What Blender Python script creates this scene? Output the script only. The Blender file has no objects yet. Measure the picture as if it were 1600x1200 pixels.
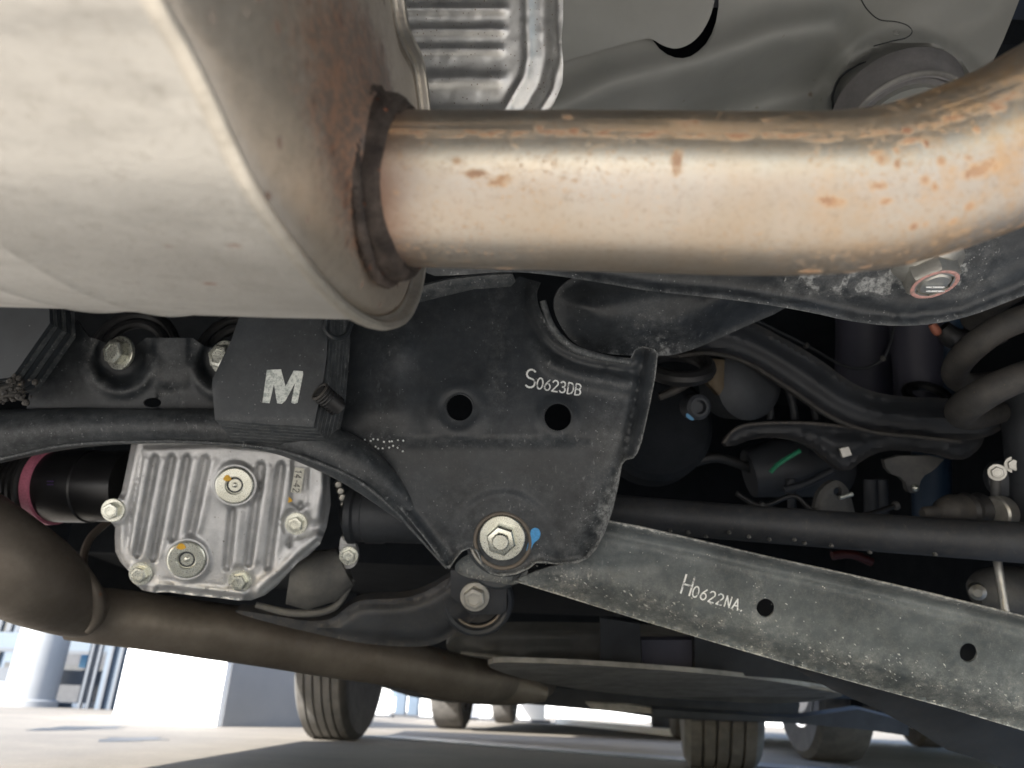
import bpy, bmesh, math, random
import numpy as np
from mathutils import Vector, Matrix, geometry
random.seed(7); np.random.seed(7)
R = math.radians
scene = bpy.context.scene
COL = scene.collection

# ------------------------------------------------------------------ camera
FPX = 1164.0
CAM = Vector((0, 0, 0.14))
PITCH, ROLL = R(23.5), R(2.3)
Fv = Vector((0, math.cos(PITCH), math.sin(PITCH)))
U0 = Vector((0, -math.sin(PITCH), math.cos(PITCH)))
Rv = math.cos(ROLL) * Vector((1, 0, 0)) + math.sin(ROLL) * U0
Uv = -math.sin(ROLL) * Vector((1, 0, 0)) + math.cos(ROLL) * U0
cam_d = bpy.data.cameras.new('camera')
cam = bpy.data.objects.new('camera', cam_d); COL.objects.link(cam)
cam_d.sensor_width = 36; cam_d.lens = 36 * FPX / 1600
cam_d.clip_start = 0.01; cam_d.clip_end = 500
m3 = Matrix((Rv, Uv, -Fv)).transposed()
cam.matrix_world = Matrix.Translation(CAM) @ m3.to_4x4()
cam_d.dof.use_dof = True
cam_d.dof.focus_distance = 0.62
cam_d.dof.aperture_fstop = cam_d.lens / 1000 / 0.0032
scene.camera = cam

# ------------------------------------------------------------------ light
SUN_EL, SUN_AZ = R(30), R(220)          # azimuth: clockwise from +Y (north) -> behind the camera, to the left
world = bpy.data.worlds.new('World'); scene.world = world; world.use_nodes = True
nt = world.node_tree; nt.nodes.clear()
sky = nt.nodes.new('ShaderNodeTexSky'); sky.sky_type = 'NISHITA'; sky.sun_disc = False
sky.sun_elevation = SUN_EL; sky.sun_rotation = SUN_AZ
bg = nt.nodes.new('ShaderNodeBackground'); bg.inputs['Strength'].default_value = 0.15
wo = nt.nodes.new('ShaderNodeOutputWorld')
nt.links.new(sky.outputs[0], bg.inputs[0]); nt.links.new(bg.outputs[0], wo.inputs[0])
sd = bpy.data.lights.new('sun', 'SUN'); sd.energy = 5.0; sd.angle = R(0.5); sd.color = (1, .95, .87)
sun = bpy.data.objects.new('sun', sd); COL.objects.link(sun)
sdir = Vector((math.sin(SUN_AZ) * math.cos(SUN_EL), math.cos(SUN_AZ) * math.cos(SUN_EL), math.sin(SUN_EL)))
sun.rotation_euler = sdir.to_track_quat('Z', 'Y').to_euler()
scene.view_settings.view_transform = 'Standard'; scene.view_settings.look = 'None'
scene.view_settings.exposure = 2.05; scene.view_settings.gamma = 1
scene.cycles.max_bounces = 8; scene.cycles.diffuse_bounces = 5; scene.cycles.glossy_bounces = 4

# ------------------------------------------------------------------ pixel <-> place
def ray(px, py): return Fv + Rv * ((px - 800) / FPX) + Uv * ((600 - py) / FPX)
def K(px, py, d): return CAM + ray(px, py) * d                       # point at depth d along the view axis
def WX(px, Y, z):                                                    # x of a point at distance Y, height z seen at column px
    k = (px - 800) / FPX; a = Rv - Fv * k; return -(a.y * Y + a.z * (z - CAM.z)) / a.x
def ZY(px, py, Y):                                                   # point at world distance Y
    r = ray(px, py); return CAM + r * (Y / r.y)
def GD(px, py):                                                      # point on the ground
    r = ray(px, py); return CAM + r * (-CAM.z / r.z)
class Plane:
    def __init__(s, px, py, d, yaw=0, tilt=0):
        s.p = K(px, py, d); s.n = (-Fv + Rv * math.tan(R(yaw)) + Uv * math.tan(R(tilt))).normalized()
    def depth(s, px, py):
        r = ray(px, py); return s.n.dot(s.p - CAM) / s.n.dot(r)
    def hit(s, px, py, h=0):
        r = ray(px, py); return CAM + r * s.depth(px, py) - r.normalized() * h
    def hits(s, X, Y, H):
        f, r, u = np.array(Fv), np.array(Rv), np.array(Uv)
        D = f + np.outer((X - 800) / FPX, r) + np.outer((600 - Y) / FPX, u)
        t = np.dot(np.array(s.p - CAM), np.array(s.n)) / (D @ np.array(s.n))
        L = np.linalg.norm(D, axis=1)
        return np.array(CAM) + D * (t - H / L)[:, None]

# ------------------------------------------------------------------ objects
WPOS = {}
def thing(name, label, cat, loc, group=None):
    o = bpy.data.objects.new(name, None); COL.objects.link(o); o.location = loc
    o.empty_display_size = .02
    o['label'] = label; o['category'] = cat
    if group: o['group'] = group
    WPOS[o.name] = Vector(loc); return o
def tag(o, label, cat, group=None):
    o['label'] = label; o['category'] = cat
    if group: o['group'] = group
    return o
def struct(o): o['kind'] = 'structure'; return o
def obj(name, V, Fc, mat, parent=None, sharp=35, uv=None, attr=None, label=None):
    V = np.array([tuple(v) for v in V], dtype=float)
    c = (V.min(0) + V.max(0)) / 2
    me = bpy.data.meshes.new(name)
    me.from_pydata([tuple(v) for v in (V - c)], [], [tuple(f) for f in Fc])
    if uv is not None:
        l = me.uv_layers.new(name='UVMap')
        for lp in me.loops: l.data[lp.index].uv = uv[lp.vertex_index]
    if attr is not None:
        a = me.attributes.new('dust', 'FLOAT', 'POINT'); a.data.foreach_set('value', np.asarray(attr, dtype=np.float32))
    me.materials.append(M[mat] if isinstance(mat, str) else mat)
    me.polygons.foreach_set('use_smooth', [True] * len(me.polygons))
    me.set_sharp_from_angle(angle=R(sharp))
    me.update()
    o = bpy.data.objects.new(name, me); COL.objects.link(o)
    WPOS[o.name] = Vector(c)
    if parent:
        o.parent = parent; o.location = Vector(c) - WPOS[parent.name]
    else: o.location = c
    if label: o['label'] = label
    return o
def fixn(V, Fc):
    bm = bmesh.new(); vs = [bm.verts.new(v) for v in V]
    for f in Fc:
        try: bm.faces.new([vs[i] for i in f])
        except ValueError: pass
    bmesh.ops.recalc_face_normals(bm, faces=bm.faces); bm.verts.index_update()
    out = [[v.index for v in f.verts] for f in bm.faces]; bm.free(); return V, out
class MB:
    def __init__(s): s.V = []; s.F = []
    def add(s, V, Fc):
        n = len(s.V); s.V += [Vector(v) for v in V]; s.F += [[i + n for i in f] for f in Fc]; return s
    def box(s, x0, x1, y0, y1, z0, z1):
        V = [(x, y, z) for x in (x0, x1) for y in (y0, y1) for z in (z0, z1)]
        return s.add(V, [(0, 1, 3, 2), (4, 6, 7, 5), (0, 4, 5, 1), (2, 3, 7, 6), (0, 2, 6, 4), (1, 5, 7, 3)])
    def lathe(s, c, ax, prof, seg=32, ph=0, noise=0):
        V, Fc = lathe(c, ax, prof, seg, ph, noise); return s.add(V, Fc)
    def go(s, name, mat, parent=None, **k): return obj(name, s.V, s.F, mat, parent, **k)

# helpers in pixel space (numpy)
def chaikin(P, n=2, closed=True):
    P = [np.array(p, float) for p in P]
    for _ in range(n):
        Q = []
        m = len(P)
        for i in range(m if closed else m - 1):
            a, b = P[i], P[(i + 1) % m]
            Q += [a * .75 + b * .25, a * .25 + b * .75]
        if not closed: Q = [P[0]] + Q + [P[-1]]
        P = Q
    return P
def spline(P, n=8, closed=False):
    P = [np.array(p, float) for p in P]; out = []; m = len(P)
    for i in range(m if closed else m - 1):
        if closed: p0, p1, p2, p3 = P[i - 1], P[i], P[(i + 1) % m], P[(i + 2) % m]
        else: p0, p1, p2, p3 = P[max(i - 1, 0)], P[i], P[i + 1], P[min(i + 2, m - 1)]
        for k in range(n):
            t = k / n
            out.append(.5 * ((2 * p1) + (p2 - p0) * t + (2 * p0 - 5 * p1 + 4 * p2 - p3) * t * t + (3 * p1 - p0 - 3 * p2 + p3) * t ** 3))
    if not closed: out.append(P[-1])
    return out
def dline(X, Y, pts, closed=False):
    d = np.full(X.shape, 1e9); n = len(pts)
    for i in range(n if closed else n - 1):
        ax, ay = pts[i][0], pts[i][1]; bx, by = pts[(i + 1) % n][0], pts[(i + 1) % n][1]
        dx, dy = bx - ax, by - ay; L = dx * dx + dy * dy + 1e-9
        t = np.clip(((X - ax) * dx + (Y - ay) * dy) / L, 0, 1)
        d = np.minimum(d, np.hypot(X - ax - t * dx, Y - ay - t * dy))
    return d
def inside(X, Y, pts):
    r = np.zeros(X.shape, bool); n = len(pts)
    for i in range(n):
        x1, y1 = pts[i][0], pts[i][1]; x2, y2 = pts[i - 1][0], pts[i - 1][1]
        if y1 == y2: continue
        c = ((y1 > Y) != (y2 > Y)) & (X < (x2 - x1) * (Y - y1) / (y2 - y1) + x1); r ^= c
    return r
def S(x, a, b):
    t = np.clip((x - a) / (b - a), 0, 1); return t * t * (3 - 2 * t)
def G(d, w): return np.exp(-(d / w) ** 2)
def circ(cx, cy, r, n=28, ry=None):
    ry = ry or r
    return [(cx + r * math.cos(2 * math.pi * k / n), cy + ry * math.sin(2 * math.pi * k / n)) for k in range(n)]
_vn = np.random.RandomState(3).rand(64, 64)
def vnoise(X, Y, s):
    x, y = np.asarray(X) / s, np.asarray(Y) / s
    i, j = np.floor(x).astype(int), np.floor(y).astype(int); u, v = x - i, y - j
    u, v = u * u * (3 - 2 * u), v * v * (3 - 2 * v)
    g = lambda a, b: _vn[a % 64, b % 64]
    return (g(i, j) * (1 - u) + g(i + 1, j) * u) * (1 - v) + (g(i, j + 1) * (1 - u) + g(i + 1, j + 1) * u) * v

def plate(name, outline, pl, mat, parent=None, h=None, holes=(), step=8, thick=.003, dust=None, label=None, sharp=40, both=False):
    """a pressed sheet: outline traced in the picture on a plane of its own, relief h(X,Y,dist_to_edge) in metres"""
    outline = [tuple(map(float, p[:2])) for p in outline]
    xs = [p[0] for p in outline]; ys = [p[1] for p in outline]
    # resample edges
    def dens(P):
        out = []
        for i in range(len(P)):
            a, b = P[i], P[(i + 1) % len(P)]; L = math.dist(a, b); k = max(1, int(L / (step * 1.2)))
            for j in range(k): out.append((a[0] + (b[0] - a[0]) * j / k, a[1] + (b[1] - a[1]) * j / k))
        return out
    loops = [dens(outline)] + [dens(list(hh)) if len(hh) < 12 else list(hh) for hh in holes]
    pts = []; edges = []
    for L in loops:
        n0 = len(pts); pts += L; edges += [(n0 + i, n0 + (i + 1) % len(L)) for i in range(len(L))]
    gx, gy = np.meshgrid(np.arange(min(xs), max(xs), step), np.arange(min(ys), max(ys), step * .87))
    gx = gx + (np.arange(gx.shape[0]) % 2)[:, None] * step * .5
    gx, gy = gx.ravel(), gy.ravel()
    ok = inside(gx, gy, outline) & (dline(gx, gy, outline, True) > step * .45)
    for hh in holes: ok &= ~inside(gx, gy, hh) & (dline(gx, gy, hh, True) > step * .4)
    pts += list(zip(gx[ok], gy[ok]))
    r = geometry.delaunay_2d_cdt([Vector(p) for p in pts], edges, [], 1, 1e-4)
    P2 = np.array([tuple(v) for v in r[0]]); tris = [tuple(t) for t in r[2]]
    T = np.array(tris); cx = P2[T].mean(1)
    keep = inside(cx[:, 0], cx[:, 1], outline)
    for hh in holes: keep &= ~inside(cx[:, 0], cx[:, 1], hh)
    tris = [t for t, k in zip(tris, keep) if k]
    X, Y = P2[:, 0], P2[:, 1]
    D = dline(X, Y, outline, True)
    H = h(X, Y, D) if h else np.zeros(len(X))
    Vf = pl.hits(X, Y, H)
    n = np.array(pl.n); Vb = Vf - n * thick
    if callable(dust): A = np.clip(dust(X, Y, D), 0, 1.3)
    else: A = np.full(len(X), dust or 0.)
    # orientation
    a, b, c = [Vf[i] for i in tris[0]]
    if np.dot(np.cross(b - a, c - a), n) < 0: tris = [(t[0], t[2], t[1]) for t in tris]
    N = len(X); cnt = {}
    for t in tris:
        for e in ((t[0], t[1]), (t[1], t[2]), (t[2], t[0])): cnt[e] = 1
    Fc = list(tris) + [(t[0] + N, t[2] + N, t[1] + N) for t in tris]
    for (i, j) in cnt:
        if (j, i) not in cnt: Fc.append((j, i, i + N, j + N))
    o = obj(name, np.vstack([Vf, Vb]), Fc, mat, parent, sharp=sharp, attr=np.concatenate([A, A]), label=label)
    return o
def frame(ax):
    ax = Vector(ax).normalized()
    t = Vector((0, 0, 1)) if abs(ax.z) < .9 else Vector((1, 0, 0))
    u = t.cross(ax).normalized(); v = ax.cross(u); return ax, u, v
def lathe(c, ax, prof, seg=32, ph=0, noise=0):
    ax, u, v = frame(ax); V = []; Fc = []
    for k, (r, h) in enumerate(prof):
        for i in range(seg):
            a = 2 * math.pi * i / seg + ph
            rr = r * (1 + (random.uniform(-noise, noise) if noise else 0))
            V.append(Vector(c) + ax * h + (u * math.cos(a) + v * math.sin(a)) * rr)
    for k in range(len(prof) - 1):
        for i in range(seg):
            j = (i + 1) % seg; Fc.append((k * seg + i, k * seg + j, (k + 1) * seg + j, (k + 1) * seg + i))
    if prof[0][0] > 1e-6: Fc.append(tuple(range(seg - 1, -1, -1)))
    if prof[-1][0] > 1e-6: Fc.append(tuple((len(prof) - 1) * seg + i for i in range(seg)))
    return V, Fc
def lat(name, c, ax, prof, mat, parent=None, seg=40, ph=0, noise=0, **k):
    """solid of revolution, profile (radius, height along axis) from back to front"""
    V, Fc = lathe(c, ax, prof, seg, ph, noise); V, Fc = fixn(V, Fc); return obj(name, V, Fc, mat, parent, **k)
def ring(name, c, ax, r, t, mat, parent=None, seg=40, ts=10, noise=0, flat=1, **k):
    ax, u, v = frame(ax); V = []; Fc = []
    for i in range(seg):
        a = 2 * math.pi * i / seg; d = u * math.cos(a) + v * math.sin(a); tt0 = t * (1 + random.uniform(-noise, noise) * .4)
        for j in range(ts):
            b = 2 * math.pi * j / ts; tt = tt0 * (1 + random.uniform(-noise, noise) * .6); V.append(Vector(c) + d * (r + tt * math.cos(b)) + ax * tt * flat * math.sin(b))
    for i in range(seg):
        for j in range(ts):
            Fc.append((i * ts + j, ((i + 1) % seg) * ts + j, ((i + 1) % seg) * ts + (j + 1) % ts, i * ts + (j + 1) % ts))
    V, Fc = fixn(V, Fc); return obj(name, V, Fc, mat, parent, **k)
def tube_geo(P, rad, seg=32, fl=1.0, up=None, cap=True, rfun=None):
    P = [Vector(p) for p in P]; n = len(P)
    rad = [rad] * n if not hasattr(rad, '__len__') else list(rad)
    T = [(P[min(i + 1, n - 1)] - P[max(i - 1, 0)]).normalized() for i in range(n)]
    u = (Vector(up) if up is not None else Vector((0.12, .3, 1))); V = []; Fc = []; UV = []; L = 0
    for i in range(n):
        u = (u - T[i] * u.dot(T[i])).normalized(); w = T[i].cross(u)
        if i: L += (P[i] - P[i - 1]).length
        for k in range(seg):
            a = 2 * math.pi * k / seg
            q = rfun(i / (n - 1), a) if rfun else 1
            V.append(P[i] + (u * math.cos(a) + w * math.sin(a) * fl) * rad[i] * q); UV.append((L, k / seg if k <= seg / 2 else 1 - k / seg))
    for i in range(n - 1):
        for k in range(seg):
            j = (k + 1) % seg; Fc.append((i * seg + k, i * seg + j, (i + 1) * seg + j, (i + 1) * seg + k))
    if cap: Fc += [tuple(range(seg - 1, -1, -1)), tuple((n - 1) * seg + k for k in range(seg))]
    return V, Fc, UV
def tube(name, pix, rad_px, mat, parent=None, n=8, seg=32, fl=1.0, up=None, label=None, rfun=None, sharp=40, attr=None):
    """pix: list of (px,py,depth); rad_px: radius in picture pixels at that depth (one or a list)"""
    if not hasattr(rad_px, '__len__'): rad_px = [rad_px] * len(pix)
    Q = spline([(p[0], p[1], p[2], r) for p, r in zip(pix, rad_px)], n)
    P = [K(q[0], q[1], q[2]) for q in Q]; rr = [q[3] * q[2] / FPX for q in Q]
    V, Fc, UV = tube_geo(P, rr, seg, fl, up, rfun=rfun); 
    V2, F2 = fixn(V, Fc)
    return obj(name, V2, F2, mat, parent, uv=UV, label=label, sharp=sharp, attr=None if attr is None else [attr] * len(V2))
def boxobj(name, x0, x1, y0, y1, z0, z1, mat, parent=None, bev=0, **k):
    m = MB(); m.box(x0, x1, y0, y1, z0, z1); V, Fc = fixn(m.V, m.F); o = obj(name, V, Fc, mat, parent, **k)
    if bev: b = o.modifiers.new('bevel', 'BEVEL'); b.width = bev; b.segments = 2
    return o

# ------------------------------------------------------------------ materials
M = {}
class N:
    def __init__(s, name):
        s.m = bpy.data.materials.new(name); s.m.use_nodes = True; s.t = s.m.node_tree
        s.b = s.t.nodes['Principled BSDF']; s.co = s.n('ShaderNodeTexCoord'); M[name] = s.m
        g = s.n('ShaderNodeNewGeometry'); s.pos = g.outputs['Position']
    def n(s, t, **k):
        x = s.t.nodes.new(t)
        for a, v in k.items():
            if a in x.inputs.keys(): s.set(x.inputs[a], v)
            else: setattr(x, a, v)
        return x
    def set(s, i, v):
        if isinstance(v, bpy.types.NodeSocket): s.t.links.new(v, i)
        elif isinstance(v, (tuple, list)) and len(v) == 3 and i.type == 'RGBA': i.default_value = (*v, 1)
        else: i.default_value = v
    def noise(s, scale, detail=4, rough=.6, vec=None, stretch=None, dist=0):
        x = s.n('ShaderNodeTexNoise', Scale=scale, Detail=detail, Roughness=rough, Distortion=dist)
        v = vec or s.pos
        if stretch:
            mp = s.n('ShaderNodeMapping', Scale=stretch); s.set(mp.inputs[0], v); v = mp.outputs[0]
        s.set(x.inputs['Vector'], v); return x.outputs['Fac']
    def voro(s, scale, vec=None, rnd=1, feat='F1', stretch=None):
        x = s.n('ShaderNodeTexVoronoi', feature=feat, Scale=scale, Randomness=rnd)
        v = vec or s.pos
        if stretch:
            mp = s.n('ShaderNodeMapping', Scale=stretch); s.set(mp.inputs[0], v); v = mp.outputs[0]
        s.set(x.inputs['Vector'], v); return x.outputs['Distance']
    def ramp(s, f, a, b, lo=0, hi=1):
        x = s.n('ShaderNodeMapRange', interpolation_type='SMOOTHSTEP'); s.set(x.inputs[0], f)
        for i, v in zip((1, 2, 3, 4), (a, b, lo, hi)): s.set(x.inputs[i], v)
        return x.outputs[0]
    def math(s, op, a, b=0.):
        x = s.n('ShaderNodeMath', operation=op); s.set(x.inputs[0], a); s.set(x.inputs[1], b); return x.outputs[0]
    def mix(s, f, a, b):
        x = s.n('ShaderNodeMix', data_type='RGBA'); s.set(x.inputs[0], f)
        s.set(x.inputs[6], a); s.set(x.inputs[7], b); return x.outputs[2]
    def attr(s, n='dust'): return s.n('ShaderNodeAttribute', attribute_name=n).outputs['Fac']
    def out(s, col, rough, metal=0, bump=None, bd=.001, bs=.4, spec=.5):
        s.set(s.b.inputs['Base Color'], col); s.set(s.b.inputs['Roughness'], rough); s.set(s.b.inputs['Metallic'], metal)
        s.b.inputs['Specular IOR Level'].default_value = spec
        if bump is not None:
            x = s.n('ShaderNodeBump', Strength=bs, Distance=bd); s.set(x.inputs['Height'], bump); s.set(s.b.inputs['Normal'], x.outputs[0])
        return s.m

def black_paint(name, base=(.0125, .0152, .0185), dustcol=(.29, .30, .30), rough=.38, film=.09, speck=1., sc=1.):
    g = N(name); A = g.attr()
    big = g.noise(9 * sc, 3); mid = g.noise(95 * sc, 7, .78); fine = g.noise(700 * sc, 3, .75)
    f1 = g.math('MULTIPLY', g.ramp(mid, .30, .95), g.math('ADD', g.math('MULTIPLY', A, 1.0), film * .35))
    grain = g.ramp(fine, .48, .72)
    f1 = g.math('MULTIPLY', f1, g.ramp(fine, .3, .7, .35, 1))
    # chips / grit: small dots, denser where the dust attribute is high
    v = g.voro(330 * sc); pick = g.noise(900 * sc, 0)
    dots = g.math('MULTIPLY', g.ramp(g.math('ADD', v, g.math('MULTIPLY', pick, .25)), .22, .36, 1, 0), g.ramp(g.math('ADD', g.noise(170 * sc, 1), g.math('MULTIPLY', A, .22)), .66, .70))
    streak = g.ramp(g.noise(240 * sc, 2, .6, stretch=(1, .4, .35)), .66, .74)
    streak = g.math('MULTIPLY', streak, g.math('MULTIPLY', A, .8))
    tot = g.math('ADD', g.math('ADD', f1, g.math('MULTIPLY', dots, .75 * speck)), streak)
    edge = g.math('MULTIPLY', g.ramp(A, .88, 1.15), g.ramp(g.noise(260 * sc, 4, .75), .34, .62, .15, .95))
    tot = g.math('MAXIMUM', tot, edge)
    tot = g.math('MINIMUM', g.math('ADD', tot, g.math('MULTIPLY', g.ramp(big, .3, .7), film * .12)), 1.)
    col = g.mix(g.ramp(big, .35, .7), base, tuple(c * 1.9 for c in base))
    col = g.mix(tot, col, dustcol)
    rg = g.ramp(g.math('ADD', tot, g.math('MULTIPLY', mid, .3)), 0, .9, rough, .85)
    g.out(col, rg, 0, g.math('ADD', g.math('MULTIPLY', mid, .6), g.math('MULTIPLY', tot, .6)), .0006, .45, spec=.40)
black_paint('black_paint')
black_paint('black_paint_dusty', base=(.013, .016, .0195), film=.26, rough=.36)
black_paint('link_paint', base=(.040, .048, .052), dustcol=(.58, .57, .53), film=.42, rough=.40, speck=1.1)
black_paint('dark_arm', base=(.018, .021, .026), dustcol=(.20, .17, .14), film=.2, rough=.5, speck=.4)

def mottled(name, base, col2, rough, metal, sc=20, bump=.0005, spotc=None, spots=.0, sp_sc=60, r2=None, bs=.3, spec=.5):
    g = N(name); a = g.noise(sc, 5, .65); b = g.noise(sc * 12, 4, .7)
    col = g.mix(g.ramp(a, .3, .72), base, col2)
    met = metal; rg = g.ramp(b, .3, .7, rough, r2 or rough + .12)
    if spotc:
        sp = g.math('MULTIPLY', g.ramp(g.math('ADD', g.voro(sp_sc), g.math('MULTIPLY', g.noise(sp_sc * 1.7, 3, .8), .5)), .30, .46, 1, 0), g.ramp(g.noise(sp_sc * .8, 1), spots, spots + .04))
        col = g.mix(g.math('MULTIPLY', sp, .85), col, spotc)
        rg = g.math('ADD', rg, g.math('MULTIPLY', sp, .4))
        met = g.math('MULTIPLY', g.ramp(sp, 0, 1, 1, .2), metal)
    g.out(col, rg, met, b, bump, bs, spec=spec); return g
mottled('underseal', (.013, .016, .020), (.020, .023, .028), .85, 0, 20, spec=.2)
# silencer: aluminised steel, matt, warm grey with faint streaks and small rust pits
def silencer_mat(name, base, c2, rough, rust):
    g = N(name); a = g.noise(7, 4, .6); b = g.noise(38, 5, .7, stretch=(.35, 1, 1)); f = g.noise(420, 3, .7)
    col = g.mix(g.ramp(a, .3, .7), base, c2)
    col = g.mix(g.math('MULTIPLY', g.ramp(b, .46, .78), .50), col, tuple(x * .58 for x in base))
    col = g.mix(g.math('MULTIPLY', g.ramp(g.noise(160, 5, .8), .50, .68), .28), col, tuple(x * .55 * k for x, k in zip(base, (1.05, .98, .88))))
    scr = g.ramp(g.noise(220, 2, .5, stretch=(.9, .08, .35)), .66, .74)
    col = g.mix(g.math('MULTIPLY', scr, .35), col, tuple(min(1, x * 1.25) for x in base))
    sp = g.math('MULTIPLY', g.ramp(g.math('ADD', g.voro(70, stretch=(.6, 1, 1)), g.math('MULTIPLY', g.noise(300, 2), .16)), .17, .30, 1, 0), g.ramp(g.noise(55, 1), rust, rust + .05))
    col = g.mix(g.math('MULTIPLY', sp, .8), col, (.10, .038, .018))
    hz = g.ramp(g.math('ADD', g.attr(), g.math('MULTIPLY', g.noise(90, 5, .75), .7)), .55, 1.15)
    col = g.mix(g.math('MULTIPLY', hz, .85), col, g.mix(g.ramp(g.noise(200, 4, .8), .42, .6), (.055, .032, .026), (.17, .075, .04)))
    met = g.ramp(g.math('MAXIMUM', sp, g.math('MULTIPLY', hz, .6)), 0, 1, .88, .1)
    g.out(col, g.ramp(g.math('ADD', g.math('MULTIPLY', b, .5), g.math('MULTIPLY', f, .5)), .3, .7, rough, rough + .14), met, g.math('ADD', f, g.math('MULTIPLY', b, .6)), .0005, .45)
silencer_mat('aluminised_steel', (.47, .455, .43), (.62, .605, .575), .44, .57)
silencer_mat('aluminised_rim', (.47, .44, .39), (.66, .625, .565), .36, .58)
silencer_mat('heat_tinted_steel', (.46, .40, .33), (.60, .54, .47), .38, .45)
# pipe: straw heat tint, seam with rust along its upper side, rust blooms; uv = (metres along, angle 0..1)
def pipe_mat():
    rs = random.Random(11)
    g = N('stainless_pipe'); uvn = g.co.outputs['UV']
    sx = g.n('ShaderNodeSeparateXYZ'); g.set(sx.inputs[0], uvn); u, v = sx.outputs[0], sx.outputs[1]
    a = g.noise(16, 4, .6); b = g.noise(90, 5, .7); f = g.noise(600, 2, .6)
    col = g.mix(g.ramp(a, .35, .7), (.36, .31, .255), (.385, .355, .32))
    w = g.noise(55, 3, .6, vec=uvn, stretch=(5.0, .10, 1))
    col = g.mix(g.math('MULTIPLY', g.ramp(w, .45, .72), .40), col, (.40, .34, .29))
    st = g.math('MULTIPLY', g.ramp(g.noise(42, 6, .75), .40, .66), g.ramp(u, .15, .27, .12, .75))
    col = g.mix(st, col, (.40, .25, .125))
    col = g.mix(g.math('MULTIPLY', g.ramp(g.noise(330, 5, .85), .50, .66), .38), col, (.20, .15, .11))
    # rust seam line
    seam = g.math('ABSOLUTE', g.math('SUBTRACT', v, g.math('ADD', .272, g.math('MULTIPLY', g.noise(40, 3), .03))))
    sm = g.math('MULTIPLY', g.ramp(seam, .003, .016, 1, 0), g.ramp(g.noise(330, 4, .8, stretch=(.35, 1, 1)), .42, .58))
    lines = g.math('MULTIPLY', g.ramp(g.math('ABSOLUTE', g.math('SUBTRACT', v, .268)), .004, .045, 1, 0), g.ramp(g.noise(26, 5, .7, vec=uvn, stretch=(.4, 9, 1)), .42, .6))
    sm = g.math('MAXIMUM', sm, g.math('MULTIPLY', lines, .55))
    # rust blooms, more past the bend
    pos = g.ramp(u, .19, .27, 0, .095)
    cl = g.math('ADD', g.noise(30, 3, .6), pos)
    bl = g.math('MULTIPLY', g.ramp(g.math('ADD', g.voro(105), g.math('MULTIPLY', b, .35)), .28, .48, 1, 0), g.ramp(cl, .55, .62))
    spots = None
    for (u0, v0, ru, rv) in ((.058, .372, .007, .012), (.068, .385, .009, .016), (.138, .345, .004, .034), (.197, .413, .006, .016), (.212, .33, .004, .008), (.225, .315, .006, .01), (.246, .40, .012, .02), (.283, .44, .011, .022), (.262, .305, .006, .012), (.30, .36, .008, .014), *[(rs.uniform(.20, .36), rs.uniform(.29, .45), rs.uniform(.0015, .004), rs.uniform(.010, .022)) for _ in range(20)]):
        du = g.math('DIVIDE', g.math('SUBTRACT', u, u0), ru); dv = g.math('DIVIDE', g.math('SUBTRACT', v, v0), rv)
        dd = g.math('SQRT', g.math('ADD', g.math('MULTIPLY', du, du), g.math('MULTIPLY', dv, dv)))
        k = g.ramp(g.math('ADD', dd, g.math('MULTIPLY', g.noise(160, 4, .75), 2.2)), 1.35, 2.0, 1, 0)
        spots = k if spots is None else g.math('MAXIMUM', spots, k)
    bl = g.math('MAXIMUM', bl, spots)
    bl2 = g.math('MULTIPLY', g.ramp(b, .5, .68), g.ramp(cl, .54, .64))
    rust = g.math('MINIMUM', g.math('ADD', g.math('ADD', sm, g.math('MULTIPLY', bl, .85)), g.math('MULTIPLY', bl2, .4)), 1.)
    fs_ = g.math('MULTIPLY', g.ramp(g.noise(420, 4, .85), .56, .64), g.ramp(g.math('ADD', g.noise(20, 4, .7), g.ramp(u, .14, .28, 0, .16)), .46, .62))
    rust = g.math('MAXIMUM', rust, g.math('MULTIPLY', fs_, .7))
    near = g.ramp(g.math('ADD', u, g.math('MULTIPLY', b, .012)), .018, .050, .9, 0)
    col = g.mix(near, col, (.16, .085, .06))
    col = g.mix(g.math('MULTIPLY', rust, .85), col, g.mix(g.ramp(g.math('ADD', g.math('MULTIPLY', rust, .7), g.math('MULTIPLY', b, .6)), .55, 1.1), (.48, .29, .14), (.20, .08, .035)))
    scr = g.ramp(g.noise(700, 2, .6, vec=uvn, stretch=(2, .05, 1)), .60, .75)
    col = g.mix(g.math('MULTIPLY', scr, .25), col, (.30, .24, .19))
    g.out(col, g.ramp(g.math('ADD', rust, g.math('MULTIPLY', b, .3)), .05, 1, .38, .75), g.ramp(g.math('ADD', rust, g.math('MULTIPLY', st, .35)), 0, 1, .86, .15), g.math('ADD', g.math('MULTIPLY', b, .4), g.math('MULTIPLY', rust, .8)), .0004, .35)
pipe_mat()
mottled('weld_bead', (.022, .017, .016), (.10, .08, .07), .38, .6, 70, .0016, (.22, .075, .035), .46, 170, .65, bs=1.0)
mottled('heat_shield_foil', (.62, .62, .61), (.74, .74, .72), .40, 1, 60, .0003, (.16, .10, .06), .42, 300, .50, bs=.2)
mottled('primer_panel', (.25, .255, .235), (.31, .31, .29), .42, 0, 6, .0003, (.12, .08, .05), .66, 45, .55, bs=.15)
mottled('grey_rubber', (.17, .165, .165), (.23, .22, .22), .7, 0, 40, .0006, None, 0, 0, .85)
mottled('cast_aluminium', (.48, .485, .49), (.65, .65, .65), .38, .75, 34, .0008, (.20, .18, .15), .56, 200, .56, bs=.7)
mottled('cast_iron_grey', (.09, .09, .088), (.15, .145, .135), .6, .3, 30, .0008)
mottled('zinc', (.62, .62, .54), (.72, .73, .66), .24, .9, 60, .0002, (.30, .26, .18), .72, 300, .36)
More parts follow.
